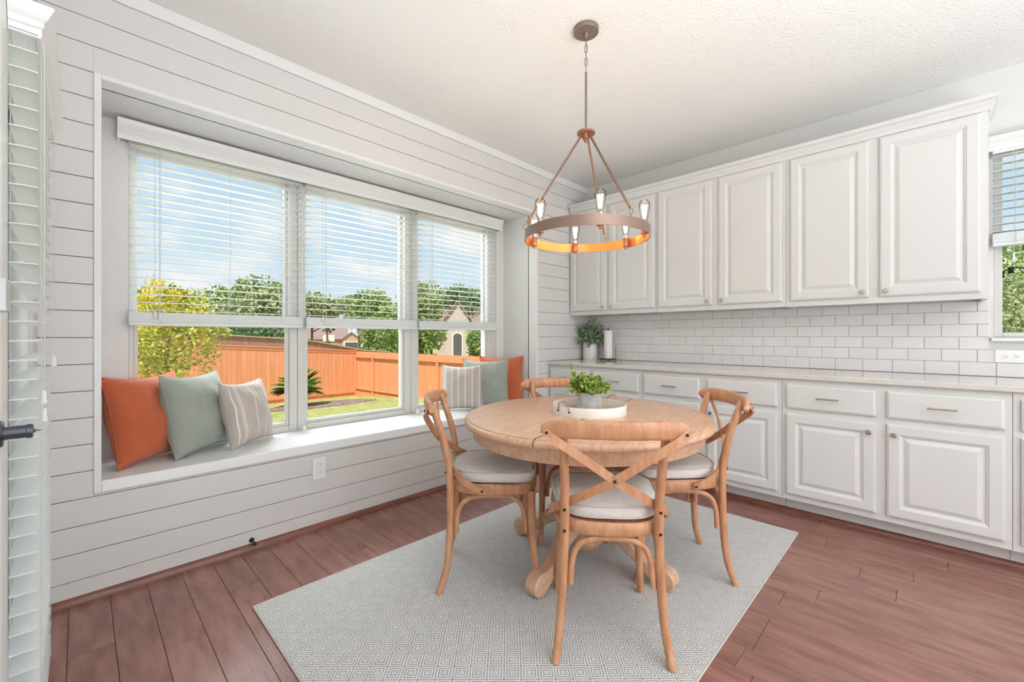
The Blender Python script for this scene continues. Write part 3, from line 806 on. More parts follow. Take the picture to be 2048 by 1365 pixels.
def cushion_proto():
    c = thing('seat_cushion', '', 'cushion')
    n = 60
    def outline(off):
        pts = []
        for k in range(n):
            a = 2 * pi * k / n; ca, sa = math.cos(a), math.sin(a); e_ = 2 / (5.0 if sa > 0 else 3.2)
            x_ = .200 * math.copysign(abs(ca) ** e_, ca); y_ = .194 * math.copysign(abs(sa) ** e_, sa)
            x_ *= 1 + .08 * y_ / .182
            d = math.hypot(x_, y_); pts.append((x_ + off * x_ / d, y_ + off * y_ / d + .006))
        return pts
    secs = [(-.05, .0), (-.006, .001), (0, .006), (.002, .022), (0, .040), (-.005, .0455), (-.05, .050), (-.10, .0525), (-.15, .0535)]
    v = []; f = []
    for off, z in secs:
        for k, p in enumerate(outline(off)):
            wz = .0022 * math.sin(k * .9 + off * 60) if z > .045 else 0
            v.append((p[0], p[1], z + wz))
    for s_ in range(len(secs) - 1):
        for k in range(n): f.append((s_ * n + k, s_ * n + (k + 1) % n, (s_ + 1) * n + (k + 1) % n, (s_ + 1) * n + k))
    f.append(tuple(range(n))[::-1]); f.append(tuple((len(secs) - 1) * n + k for k in range(n)))
    MB().add(v, f).build('pad', LINEN, c, angle=70)
    for z, off in ((.0445, .001), (.005, .000)):
        MB().tube([(p[0], p[1], z) for p in outline(off)], .003, 6, closed=True).build('piping', PIPING, c)
    return c
cush0 = cushion_proto()
CH = [((1.487, .942), 39.7, 'cross-back wooden chair seen from behind, nearest the camera', 'light linen cushion on the chair nearest the camera'),
      ((1.438, 1.552), -43.0, 'cross-back wooden chair nearest the window seat, facing right', 'pale linen cushion on the chair beside the window seat'),
      ((2.108, .955), 133.0, 'cross-back wooden chair in front of the base cabinets', 'light linen cushion on the chair near the cabinets'),
      ((2.060, 1.570), -131.5, 'cross-back wooden chair on the far side of the table', 'linen cushion on the chair behind the table')]
for i, ((x_, y_), a, lab, lab2) in enumerate(CH):
    o = chair0 if i == 0 else copy_tree(chair0)
    o.location = (x_, y_, RUGZ); o.rotation_euler = (0, 0, math.radians(a - 90)); tag(o, lab, 'chair', 'chairs around the dining table')
    o = cush0 if i == 0 else copy_tree(cush0)
    o.location = (x_, y_, RUGZ + .4895); o.rotation_euler = (0, 0, math.radians(a - 90)); tag(o, lab2, 'cushion', 'chair cushions')

# ================================================================== TRAY, TABLE PLANT
TT = RUGZ + TZ
tray = thing('serving_tray', 'round cream tray with two wire handles on the table', 'tray', (1.872, 1.278, TT), math.radians(-45))
MB().lathe([(0, .001), (.183, .001), (.183, .008), (0, .008)], 48).build('base', mat('tray_wood', srgb(196, 160, 134), .5, color2=srgb(214, 182, 158), vscale=8, stretch=(1, 9, 1)), tray, angle=40)
MB().lathe([(.183, .0), (.190, .0), (.1905, .045), (.189, .048), (.185, .048), (.1835, .045), (.183, .0)], 64).build('rim', TRAYM, tray, angle=40)
for s_, aa in ((1, math.radians(218)), (-1, math.radians(38))):
    pts = []
    for k in range(13):
        t_ = pi * k / 12
        a = aa + .20 * math.cos(t_); r_ = .1935
        pts.append((r_ * math.cos(a), r_ * math.sin(a), .034 + .040 * math.sin(t_)))
    pts = [(pts[0][0], pts[0][1], .020)] + pts + [(pts[-1][0], pts[-1][1], .020)]
    h = MB().tube(pts, .0028, 8).build('handle', mat('antique_brass', srgb(178, 156, 132), .35, metal=.9), tray)
    for p in (pts[0], pts[-1]):
        MB().lathe([(0, -.001), (.0045, -.001), (.0045, .003), (0, .004)], 8, Matrix.Translation((p[0], p[1], .024)) @ Vector((p[0], p[1], 0)).to_track_quat('Z', 'Y').to_matrix().to_4x4()).build('rivet', DARK, h)

def leaves(n, gen, size, seed, fold=.25, aspect=.6):
    """n small folded leaves; gen(r) gives (position, outward direction)"""
    r = random.Random(seed); mb = MB(); V = mb.v; F = mb.f
    for _ in range(n):
        p, d = gen(r)
        d = Vector(d) + Vector((r.gauss(0, .5), r.gauss(0, .5), r.gauss(0, .5)));
        if d.length < 1e-4: d = Vector((0, 0, 1))
        d.normalize(); s_ = size * r.uniform(.6, 1.2)
        sd = d.cross(Vector((r.gauss(0, 1), r.gauss(0, 1), r.gauss(0, 1)))).normalized(); up = sd.cross(d)
        k = len(V); wv_ = s_ * aspect / 2
        p = Vector(p)
        V += [tuple(p), tuple(p + d * s_ * .45 + sd * wv_ + up * wv_ * fold), tuple(p + d * s_), tuple(p + d * s_ * .45 - sd * wv_ + up * wv_ * fold)]
        F += [(k, k + 1, k + 2), (k, k + 2, k + 3)]
    return mb
plant = thing('potted_plant', 'bushy bright green plant in a grey concrete pot on the tray', 'plant', (1.905, 1.300, TT + .008))
MB().lathe([(0, 0), (.060, 0), (.062, .004), (.0635, .014), (.062, .015), (.062, .092), (.058, .094), (.055, .090), (.055, .075), (0, .075)], 36).build('pot', CONC, plant, angle=40)
MB().lathe([(0, .0755), (.0545, .0755), (.0545, .080), (0, .082)], 24).build('soil', mat('soil', srgb(70, 56, 44), .95, var=.3, vscale=80), plant)
sprigs = []
rs = random.Random(11)
for k in range(64):
    a = rs.uniform(0, 2 * pi); el = rs.uniform(.15, 1.45)
    ln = rs.uniform(.065, .115) * (1.0 if el < 1.0 else 1.0)
    sprigs.append((Vector((.035 * math.cos(a) * rs.random(), .035 * math.sin(a) * rs.random(), .082)), Vector((math.cos(el) * math.cos(a), math.cos(el) * math.sin(a), math.sin(el) * .85)), ln))
sprigs.append((Vector((-.03, .02, .082)), Vector((-.28, .24, .9)).normalized(), .155)); sprigs.append((Vector((-.03, .01, .082)), Vector((-.35, .30, .75)).normalized(), .13))
st = MB()
for p, d, ln in sprigs: st.tube([p, p + d * ln * .5 + Vector((0, 0, .006)), p + d * ln], .0010, 4)
st.build('stems', mat('green_stem', srgb(110, 140, 60), .6), plant)
def g1(r):
    p, d, ln = r.choice(sprigs); t_ = r.uniform(.25, 1.0); return p + d * ln * t_ + Vector((0, 0, .004)), d * .4 + Vector((r.gauss(0, .5), r.gauss(0, .5), .1))
tag(leaves(1700, g1, .026, 3, aspect=.62).build('foliage', LEAF1, plant, smooth=False, fix=False), kind='stuff')

# ================================================================== COUNTER THINGS
cpot = thing('potted_plant', 'grey-green eucalyptus in a white cylinder pot on the worktop corner', 'plant', (3.725, 2.530, .917))
MB().lathe([(0, 0), (.072, 0), (.075, .004), (.075, .172), (.073, .175), (.069, .172), (.069, .150), (0, .150)], 36).build('pot', WHITEC, cpot, angle=40)
spr = []
rs = random.Random(5)
for k in range(70):
    a = rs.uniform(0, 2 * pi); el = rs.uniform(-.35, 1.5)
    ln = rs.uniform(.10, .195)
    d = Vector((math.cos(el) * math.cos(a), math.cos(el) * math.sin(a), math.sin(el)))
    if d.x > 0: d.x *= .40
    if d.y > 0: d.y *= .45
    spr.append((Vector((.04 * math.cos(a) * .7, .04 * math.sin(a) * .7, .185)), d, ln))
for d, ln in (((-.10, -.10, .98), .255), ((.0, -.2, .95), .24), ((-.60, .38, .55), .21), ((-.2, -.55, .85), .23), ((-.45, .30, .7), .22)):
    spr.append((Vector((0, 0, .18)), Vector(d).normalized(), ln))
st = MB()
for p, d, ln in spr: st.tube([p, p + d * ln * .5 + Vector((0, 0, .012)), p + d * ln], .0011, 4)
st.build('stems', mat('brown_stem', srgb(104, 92, 66), .7), cpot)
def g2(r):
    p, d, ln = r.choice(spr); t_ = r.uniform(.1, 1.0); return p + d * ln * t_ + Vector((0, 0, .01 * math.sin(t_ * pi))), d * .3 + Vector((r.gauss(0, .6), r.gauss(0, .6), r.gauss(0, .4)))
tag(leaves(2300, g2, .027, 4, aspect=.75).build('foliage', LEAF2, cpot, smooth=False, fix=False), kind='stuff')

WIRE = mat('bronze_wire', srgb(120, 76, 54), .4, metal=.8)
ph = thing('paper_towel_holder', 'bronze wire paper towel holder on the worktop beside the eucalyptus', 'holder', (3.700, 2.300, .917))
MB().tube([(.075 * math.cos(2 * pi * k / 28), .075 * math.sin(2 * pi * k / 28), .014) for k in range(28)], .0035, 8, closed=True).build('base', WIRE, ph)
m_ = MB()
for k in range(4): m_.lathe([(0, 0), (.006, .002), (.007, .008), (.004, .014), (0, .015)], 8, Matrix.Translation((.075 * math.cos(k * pi / 2 + .4), .075 * math.sin(k * pi / 2 + .4), 0)))
m_.build('feet', WIRE, ph)
m_ = MB(); m_.tube([(-.075, 0, .015), (.075, 0, .015)], .0032, 8); m_.tube([(0, 0, .014), (0, 0, .306)], .004, 8)
m_.build('rod', WIRE, ph)
MB().tube([(.010 * math.cos(2 * pi * k / 16), -.0, .316 + .010 * math.sin(2 * pi * k / 16)) for k in range(16)], .0028, 6, closed=True).build('finial', DARK, ph, rot=(0, 0, .8))
MB().tube(smoothpath([(.055, -.052, .014), (.055, -.052, .08), (.054, -.051, .13), (.060, -.056, .140)], 4), .0026, 6).build('arm', WIRE, ph)
roll = thing('paper_towel_roll', 'white paper towel roll standing on the wire holder', 'paper towel', (3.700, 2.300, .937))
MB().lathe([(.020, 0), (.040, 0), (.041, .002), (.041, .274), (.040, .276), (.020, .276), (.020, 0)], 32).build('paper', PAPER, roll, angle=40)
MB().lathe([(.0185, .001), (.0198, .001), (.0198, .2765), (.0185, .2765), (.0185, .001)], 20).build('core', mat('cardboard', srgb(180, 150, 118), .9), roll)

# ================================================================== PILLOWS
def stripe_mat(name, offs):
    m = bpy.data.materials.new(name); m.use_nodes = True
    n = m.node_tree.nodes; l = m.node_tree.links; b = n['Principled BSDF']; b.inputs['Roughness'].default_value = .9; b.inputs['Sheen Weight'].default_value = .3
    t = n.new('ShaderNodeTexCoord'); sx = n.new('ShaderNodeSeparateXYZ'); l.new(t.outputs['Object'], sx.inputs[0])
    acc = None
    for (p, hw_) in offs:
        a = n.new('ShaderNodeMath'); a.operation = 'SUBTRACT'; l.new(sx.outputs[0], a.inputs[0]); a.inputs[1].default_value = p
        a2 = n.new('ShaderNodeMath'); a2.operation = 'ABSOLUTE'; l.new(a.outputs[0], a2.inputs[0])
        a3 = n.new('ShaderNodeMath'); a3.operation = 'LESS_THAN'; l.new(a2.outputs[0], a3.inputs[0]); a3.inputs[1].default_value = hw_
        if acc is None: acc = a3.outputs[0]
        else:
            a4 = n.new('ShaderNodeMath'); a4.operation = 'MAXIMUM'; l.new(acc, a4.inputs[0]); l.new(a3.outputs[0], a4.inputs[1]); acc = a4.outputs[0]
    mx_ = n.new('ShaderNodeMixRGB'); mx_.inputs[1].default_value = srgb(190, 178, 170); mx_.inputs[2].default_value = srgb(240, 236, 230)
    l.new(acc, mx_.inputs[0]); l.new(mx_.outputs[0], b.inputs['Base Color'])
    bn = n.new('ShaderNodeTexNoise'); bn.inputs['Scale'].default_value = 260; l.new(t.outputs['Object'], bn.inputs['Vector'])
    bp = n.new('ShaderNodeBump'); bp.inputs['Strength'].default_value = .25; bp.inputs['Distance'].default_value = .01; l.new(bn.outputs['Fac'], bp.inputs['Height']); l.new(bp.outputs[0], b.inputs['Normal'])
    return m
STR1 = stripe_mat('stripe_linen_left', ((-.150, .0020), (-.125, .0016), (-.115, .0016), (-.03, .0020), (.05, .0018), (.10, .0018), (.145, .0018)))
STR2 = stripe_mat('stripe_linen_right', ((-.145, .003), (-.085, .003), (-.030, .003), (.030, .003), (.090, .003), (.150, .003)))
def pillow(label, m, bl, width, height, ang, lean, seed, thick=.085, sag=.0, group='throw pillows on the window seat'):
    """bl: centre of the bottom edge on the seat; ang: facing direction (deg, world); front faces local -y"""
    N = 26; r = random.Random(seed); v = []; f = []
    ox, oz = r.uniform(0, 50), r.uniform(0, 50)
    def pt(i, j, side):
        u_ = -1 + 2 * i / N; w_ = -1 + 2 * j / N
        pin_x = 1 - .085 * (1 - w_ * w_) * abs(u_) ** 2.5 ; pin_z = 1 - (.125 if w_ > 0 else .07) * (1 - u_ * u_) * abs(w_) ** 2.5
        x_ = u_ * width / 2 * pin_x; z_ = height / 2 + w_ * height / 2 * pin_z
        e_ = max(0, (1 - abs(u_) ** 2.2)) * max(0, (1 - abs(w_) ** 2.2))
        th = thick * e_ ** .5
        wr = .022 * mnoise.noise(Vector((u_ * 2.2 + ox, w_ * 2.2 + oz, side * 3))) * e_ ** .4
        rad = .006 * math.sin(9 * math.atan2(w_, u_) + ox) * e_ ** .5 * (u_ * u_ + w_ * w_) * .5
        th += wr + rad
        z_ -= sag * (1 - w_ * w_) * .2
        return (x_, -side * th, z_)
    idx = {}
    for j in range(N + 1):
        for i in range(N + 1):
            idx[i, j, 1] = len(v); v.append(pt(i, j, 1))
    for j in range(N + 1):
        for i in range(N + 1):
            if i in (0, N) or j in (0, N): idx[i, j, -1] = idx[i, j, 1]
            else: idx[i, j, -1] = len(v); v.append(pt(i, j, -1))
    for j in range(N):
        for i in range(N):
            f.append((idx[i, j, 1], idx[i + 1, j, 1], idx[i + 1, j + 1, 1], idx[i, j + 1, 1]))
            f.append((idx[i, j, -1], idx[i, j + 1, -1], idx[i + 1, j + 1, -1], idx[i + 1, j, -1]))
    p = thing('throw_pillow', label, 'pillow', (bl[0], bl[1], OZ0 + .002), math.radians(ang + 90), group)
    o = MB().add(v, f).build('cover', m, p, rot=(-lean, 0, 0), angle=70)
    ed = [v[idx[i, 0, 1]] for i in range(N)] + [v[idx[N, j, 1]] for j in range(N)] + [v[idx[N - i, N, 1]] for i in range(N)] + [v[idx[0, N - j, 1]] for j in range(N)]
    MB().tube(ed, .0022, 5, closed=True).build('seam', m, p, rot=(-lean, 0, 0))
    return p
pillow('rust orange throw pillow at the left end of the window seat', RUST, (.285, 2.900), .44, .455, -46, .20, 1, .105)
pillow('sage grey throw pillow between the rust and striped ones at left', SAGE, (.495, 2.910), .42, .445, -46, .20, 2, .105)
pillow('beige striped throw pillow at the front of the left group', STR1, (.735, 2.905), .365, .385, -49, .22, 3, .085)
pillow('grey striped throw pillow at the front of the right group', STR2, (2.335, 2.915), .37, .395, -132, .16, 4, .075)
pillow('sage grey throw pillow in the middle of the right group', SAGE, (2.600, 2.900), .43, .435, -132, .16, 5, .075)
pillow('rust orange throw pillow against the right end of the recess', RUST, (2.800, 2.905), .42, .455, -136, .12, 6, .065)

# ================================================================== CHANDELIER
CX, CY = 1.826, 1.266
ch = thing('chandelier', 'dark bronze ring chandelier with six clear bulbs above the table', 'chandelier', (CX, CY, HC))
near = Vector((-math.sin(math.radians(YAW)), -math.cos(math.radians(YAW)), 0)); right = Vector((math.cos(math.radians(YAW)), -math.sin(math.radians(YAW)), 0))
def ringp(phi, r_, z): 
    a = math.radians(phi); d = near * math.cos(a) + right * math.sin(a); return Vector((d.x * r_, d.y * r_, z - HC))
MB().lathe([(0, 0), (.064, 0), (.064, -.020), (.061, -.023), (0, -.023)], 36).build('canopy', BRONZE, ch, angle=40)
MB().lathe([(0, -.023), (.013, -.023), (.012, -.032), (.008, -.042), (.006, -.050), (0, -.050)], 16).build('canopy_loop', BRONZE, ch)
lk = MB()
lkp = [(.0075 * math.cos(2 * pi * k / 16), 0, .015 * math.sin(2 * pi * k / 16) + (.005 if math.sin(2 * pi * k / 16) > 0 else -.005)) for k in range(16)]
lkm = MB().tube(lkp, .0018, 6, closed=True).mesh('chain_link', BRONZE)
zz = -.058
k = 0
while zz > -.20:
    inst('chain_link', lkm, ch, (0, 0, zz - .012), (0, 0, math.radians(30 + 90 * (k % 2)))); zz -= .034; k += 1
MB().tube([(0.004, 0, -.045), (.004, .002, -.15), (0, 0, -.232)], .0012, 5).build('cord', DARK, ch)
MB().tube([(0, 0, 2.515 - HC), (0, 0, 2.20 - HC)], .0062, 12).build('stem', BRONZE, ch)
MB().lathe([(0, 2.207 - HC), (.046, 2.207 - HC), (.046, 2.198 - HC), (.020, 2.197 - HC), (.018, 2.172 - HC), (.010, 2.170 - HC), (.010, 2.158 - HC), (.007, 2.155 - HC), (0, 2.155 - HC)], 24).build('hub', COPPER, ch, angle=40)
RR = .315
rg = MB().lathe([(RR - .004, 1.650 - HC), (RR, 1.650 - HC), (RR, 1.699 - HC), (RR - .004, 1.699 - HC), (RR - .004, 1.650 - HC)], 96)
rg.build('ring', mat('ring_bronze', srgb(152, 126, 113), .38, metal=.6), ch, angle=40)
MB(True).lathe([(RR - .0042, 1.651 - HC), (RR - .0042, 1.698 - HC)], 96).build('ring_lining', mat('copper_lining', srgb(232, 150, 84), .35, metal=.5), ch, fix=False)
for phi in (30, 150, 270):
    top = ringp(phi, .020, 2.196); bot = ringp(phi, RR - .012, 1.742)
    MB().tube([top, bot], .0058, 10).build('arm', mat('brown_bronze', srgb(132, 104, 90), .45, metal=.5), ch)
    e_ = ringp(phi, RR - .003, 1.722)
    a = math.radians(phi); dv = near * math.cos(a) + right * math.sin(a)
    hk = MB().tube([e_ + Vector((0, 0, .012 * math.sin(2 * pi * k / 14))) + dv * (.012 * math.cos(2 * pi * k / 14)) for k in range(14)], .0022, 6, closed=True)
    hk.tube([ringp(phi, RR - .004, 1.690), ringp(phi, RR - .004, 1.712)], .003, 6)
    hk.build('hook', BRONZE, ch)
BULB = glass_mat('bulb_glass', (1.0, .98, .95, 1), .03)
FIL = mat('filament', (1, .8, .5, 1), .5, emit=(1, .72, .38, 1), estr=22)
sockm = MB().lathe([(0, -.052), (.0075, -.052), (.0075, -.040), (.016, -.039), (.016, .006), (.0145, .008), (0, .008)], 18).mesh('socket', COPPER, angle=40)
capm = MB().lathe([(0, .008), (.0125, .008), (.0125, .022), (0, .022)], 16).mesh('screw_cap', NICKEL)
bulbm = MB(True).lathe([(.011, .020), (.013, .030), (.0175, .052), (.0240, .080), (.0262, .098), (.0235, .113), (.0160, .123), (.006, .128), (.0025, .131), (0, .135)], 20).mesh('bulb', BULB, fix=False)
fm = MB()
for k in range(8):
    a = 2 * pi * k / 8; a2 = a + pi / 8
    fm.tube([(.0055 * math.cos(a), .0055 * math.sin(a), .040), (.013 * math.cos(a2), .013 * math.sin(a2), .100)], .0016, 4)
    fm.tube([(.013 * math.cos(a2), .013 * math.sin(a2), .100), (.0055 * math.cos(a + pi / 4), .0055 * math.sin(a + pi / 4), .040)], .0016, 4)
film = fm.mesh('filament', FIL)
for k in range(6):
    phi = 2.5 + 60 * k
    p = ringp(phi, RR - .024, 1.690)
    s_ = inst('socket', sockm, ch, p)
    inst('screw_cap', capm, s_); b_ = inst('bulb', bulbm, s_); inst('filament', film, s_)
    MB().tube([ringp(phi, RR - .024, 1.675) - p, ringp(phi, RR - .003, 1.675) - p], .005, 8).build('bracket', COPPER, s_)
    lp = bpy.data.lights.new('bulb_light', 'POINT'); lo = bpy.data.objects.new('bulb_light', lp); col.objects.link(lo)
    lp.energy = 0.5; lp.color = (1, .56, .24); lp.shadow_soft_size = .02; lo.location = Vector((CX, CY, HC)) + p + Vector((0, 0, .07))

# ================================================================== OUTSIDE
def gz(x, y):
    if y < 3.4: return -.40
    return max(-1.36, -.36 - .0735 * (y - 3.6))
GRASS = mat('lawn_grass', srgb(146, 148, 84), .95, color2=srgb(188, 186, 122), vscale=5, detail=10, bump=.8, bscale=60, spec=.1)
g = MB(); v = []; f = []
xs = [-60, -25, -10, -4, 0, 2, 4, 6, 8, 10, 14, 24, 60, 110]; ys = [-30, -10, -3, 3.3, 3.6, 6, 9, 12, 15, 17, 19, 24, 40, 80, 150]
for y_ in ys:
    for x_ in xs: v.append((x_, y_, gz(x_, y_) if y_ < 24 else -1.36 - (y_ - 24) * .012))
for j in range(len(ys) - 1):
    for i in range(len(xs) - 1):
        a = j * len(xs) + i; f.append((a, a + 1, a + 1 + len(xs), a + len(xs)))
g.add(v, f)
tag(g.build('lawn', GRASS, smooth=True), 'sunny green lawn outside sloping down to the fence', 'lawn', kind='stuff')
BOUNCE_SLAB = mat('bounce_slab_concrete', srgb(226, 221, 212), .9, var=.05, vscale=3)
struct('patio', MB().box(-7, 6.5, 3.25, 7.6, -.46, -.385).box(-7, -.25, -4, 3.25, -.46, -.385), BOUNCE_SLAB, 'unseen pale concrete slab added to bounce light into the windows', 'patio')  # unseen slab below the sills, added to bounce sunlight up into the recess
# house wall outside under the floor so that the room does not float
struct('wall_outside', MB().box(-.23, DC + .16, DW + .10, DW + .13, -.45, .42).box(OX0 - .09, OX1 + .09, DW + .13, BY + .12, -.45, .415), mat('brick_skirt', srgb(170, 120, 100), .9), 'brick base of the house under the windows', 'wall')
# mulch bed
def blob(n, rx, ry, z, seed, amp=.12):
    r = random.Random(seed); return [(rx * (1 + amp * math.sin(3 * a + seed) + amp * .6 * math.sin(5 * a + 2 * seed)) * math.cos(a), ry * (1 + amp * math.sin(2 * a + seed)) * math.sin(a), z) for a in [2 * pi * k / n for k in range(n)]]
MULCH = mat('mulch', srgb(92, 74, 70), .95, color2=srgb(172, 146, 136), vscale=14, detail=8, bump=1.0, bscale=30)
mc = (5.65, 14.75)
pts = blob(40, 1.75, 1.10, 0, 2)
v = [(p[0], p[1], gz(0, mc[1] + p[1]) - gz(0, mc[1]) + .012) for p in pts] + [(p[0] * .8, p[1] * .8, gz(0, mc[1] + p[1] * .8) - gz(0, mc[1]) + .06) for p in pts]
f = [(k, (k + 1) % 40, 40 + (k + 1) % 40, 40 + k) for k in range(40)] + [tuple(range(40, 80))]
tag(MB().add(v, f).build('mulch_bed', MULCH, loc=(mc[0], mc[1], gz(0, mc[1]))), 'oval bed of brown mulch around the palm on the lawn', 'mulch bed')
# sago palm
palm = thing('sago_palm', 'round sago palm with arching green fronds in front of the fence', 'palm', (5.05, 14.75, gz(0, 14.75) + .05))
PALM = mat('palm_leaf', srgb(128, 170, 88), .5, color2=srgb(184, 208, 122), vscale=3)
MB().lathe([(0, 0), (.13, 0), (.15, .12), (.14, .28), (.15, .42), (.10, .52), (0, .56)], 14).build('trunk', BARK, palm)
fr = MB()
Lf = .92
spine = [(0, 0, 0)] + [(Lf * t_ * (1 - .04 * t_), 0, .20 * Lf * t_ - .34 * Lf * t_ * t_) for t_ in [k / 10 for k in range(1, 11)]]
fr.tube(spine, [.012 - .001 * k for k in range(11)], 5)
for k in range(4, 52):
    t_ = k / 52; i_ = min(9, int(t_ * 10)); u_ = t_ * 10 - i_
    p = Vector(spine[i_]).lerp(Vector(spine[i_ + 1]), u_)
    ll = .30 * math.sin(pi * min(1, .18 + t_ * .82)) + .03
    for s_ in (-1, 1):
        q_ = p + Vector((ll * .55, s_ * ll * .80, .06 * ll)); kk = len(fr.v)
        fr.v += [tuple(p + Vector((-.030, 0, 0))), tuple(p + Vector((.030, 0, 0))), tuple(q_)]; fr.f += [(kk, kk + 1, kk + 2)]
fm_ = fr.mesh('frond', PALM, smooth=False, fix=False)
rs = random.Random(3)
for k in range(90):
    el = (-.02, .10, .28, .5, .75, 1.0, 1.3)[k % 7] + rs.uniform(-.08, .08)
    inst('frond', fm_, palm, (0, 0, .44), (0, -el, k * 2.399), (rs.uniform(.85, 1.05),) * 3)
# ---- fences
STAIN = mat('orange_stain', srgb(224, 144, 100), .75, obj_rand=.05, color2=srgb(234, 158, 112), vscale=3, stretch=(4, 4, .6))
STAINR = mat('orange_stain_rail', srgb(228, 150, 106), .75, var=.05, vscale=3)
BW = .152
bmesh_ = MB().box(-BW / 2 + .004, BW / 2 - .004, -.01, .01, 0, 1, c=.003).mesh('board', STAIN, smooth=False)
FY = 17.4
fb = thing('wood_fence', 'orange stained fence along the back of the yard', 'fence', (8.25, FY, -1.36))
topz = lambda x_: .520 + (8.25 - x_) * .064
x_ = 8.20
while x_ > -1.0:
    inst('board', bmesh_, fb, (x_ - 8.25, 0, 0), scale=(1, 1, topz(x_) + 1.36)); x_ -= BW
def slope_bar(parent, name, xa, xb, y0, y1, dz0, dz1, m):
    v = []
    for xx in (xa, xb):
        zt_ = topz(xx) + 1.36
        for yy in (y0, y1):
            for dz in (dz0, dz1): v.append((xx - 8.25, yy, zt_ + dz))
    f = [(0, 1, 3, 2), (4, 6, 7, 5), (0, 4, 5, 1), (2, 3, 7, 6), (1, 5, 7, 3), (0, 2, 6, 4)]
    MB().add(v, f).build(name, m, parent, smooth=False)
slope_bar(fb, 'cap', -1.0, 8.25, -.06, .05, 0, .035, STAINR); slope_bar(fb, 'trim_board', -1.0, 8.25, -.03, -.010, -.10, 0, STAINR)
MB().box(-9.25, 0, -.055, -.010, .14, .26, c=.004).build('rail', STAINR, fb, smooth=False)
fd = Vector((8.95 - 8.25, 9.8 - FY, 0)); fl_ = fd.length; fa = math.atan2(fd.y, fd.x)
fr_ = thing('wood_fence', 'orange stained fence with posts running along the right of the yard', 'fence', (8.25, FY, -1.36), fa)
# local x along the fence towards the house; the yard side is local -y
n_ = int((fl_ + 4) / BW)
for k in range(n_):
    t_ = (k + .5) * BW
    inst('board', bmesh_, fr_, (t_, .0, 0), scale=(1, 1, 1.86))
Lr = n_ * BW
MB().box(0, Lr, -.030, -.010, 1.66, 1.87, c=.004).build('trim_board', STAINR, fr_, smooth=False)
MB().box(0, Lr, -.10, -.010, 1.62, 1.66, c=.004).build('rail', STAINR, fr_, smooth=False)
MB().box(0, Lr, -.10, -.010, .30, .34, c=.004).build('rail', STAINR, fr_, smooth=False)
MB().box(0, Lr, -.045, -.010, .02, .20, c=.004).build('kick_board', STAINR, fr_, smooth=False)
for t_ in (.03, 1.32, 3.10, 5.25, 7.3, 9.3, 11.2):
    MB().box(t_ - .045, t_ + .045, -.10, -.012, 0, 1.66, c=.006).build('post', STAINR, fr_, smooth=False)
# neighbour's weathered fence beyond
OLDW = mat('weathered_fence', srgb(172, 124, 102), .85, obj_rand=.12)
ob = MB().box(-.07, .07, -.01, .01, 0, 1, c=.003).mesh('board', OLDW, smooth=False)
nf = thing('neighbour_fence', 'weathered brown fence rising behind the orange back fence', 'fence', (4.0, 22.0, -1.6))
def nz_(x_): 
    P = [(0, 1.25), (4.2, 1.22), (6.9, 1.04), (8.2, .90), (9.4, .68), (10.6, .42), (12.5, .25)]
    for (a, za), (b, zb) in zip(P, P[1:]):
        if x_ <= b: return za + (zb - za) * (x_ - a) / (b - a)
    return P[-1][1]
x_ = 2.2
capv = []
while x_ < 12.4:
    inst('board', ob, nf, (x_ - 4.0, 0, 0), scale=(1, 1, nz_(x_) + 1.6)); capv.append((x_ - 4.0, -.02, nz_(x_) + 1.6)); x_ += .145
MB().ribbon(capv, [(0, 0, 1)] * len(capv), .16, .05).build('cap', mat('weathered_cap', srgb(196, 170, 140), .85), nf, smooth=False)
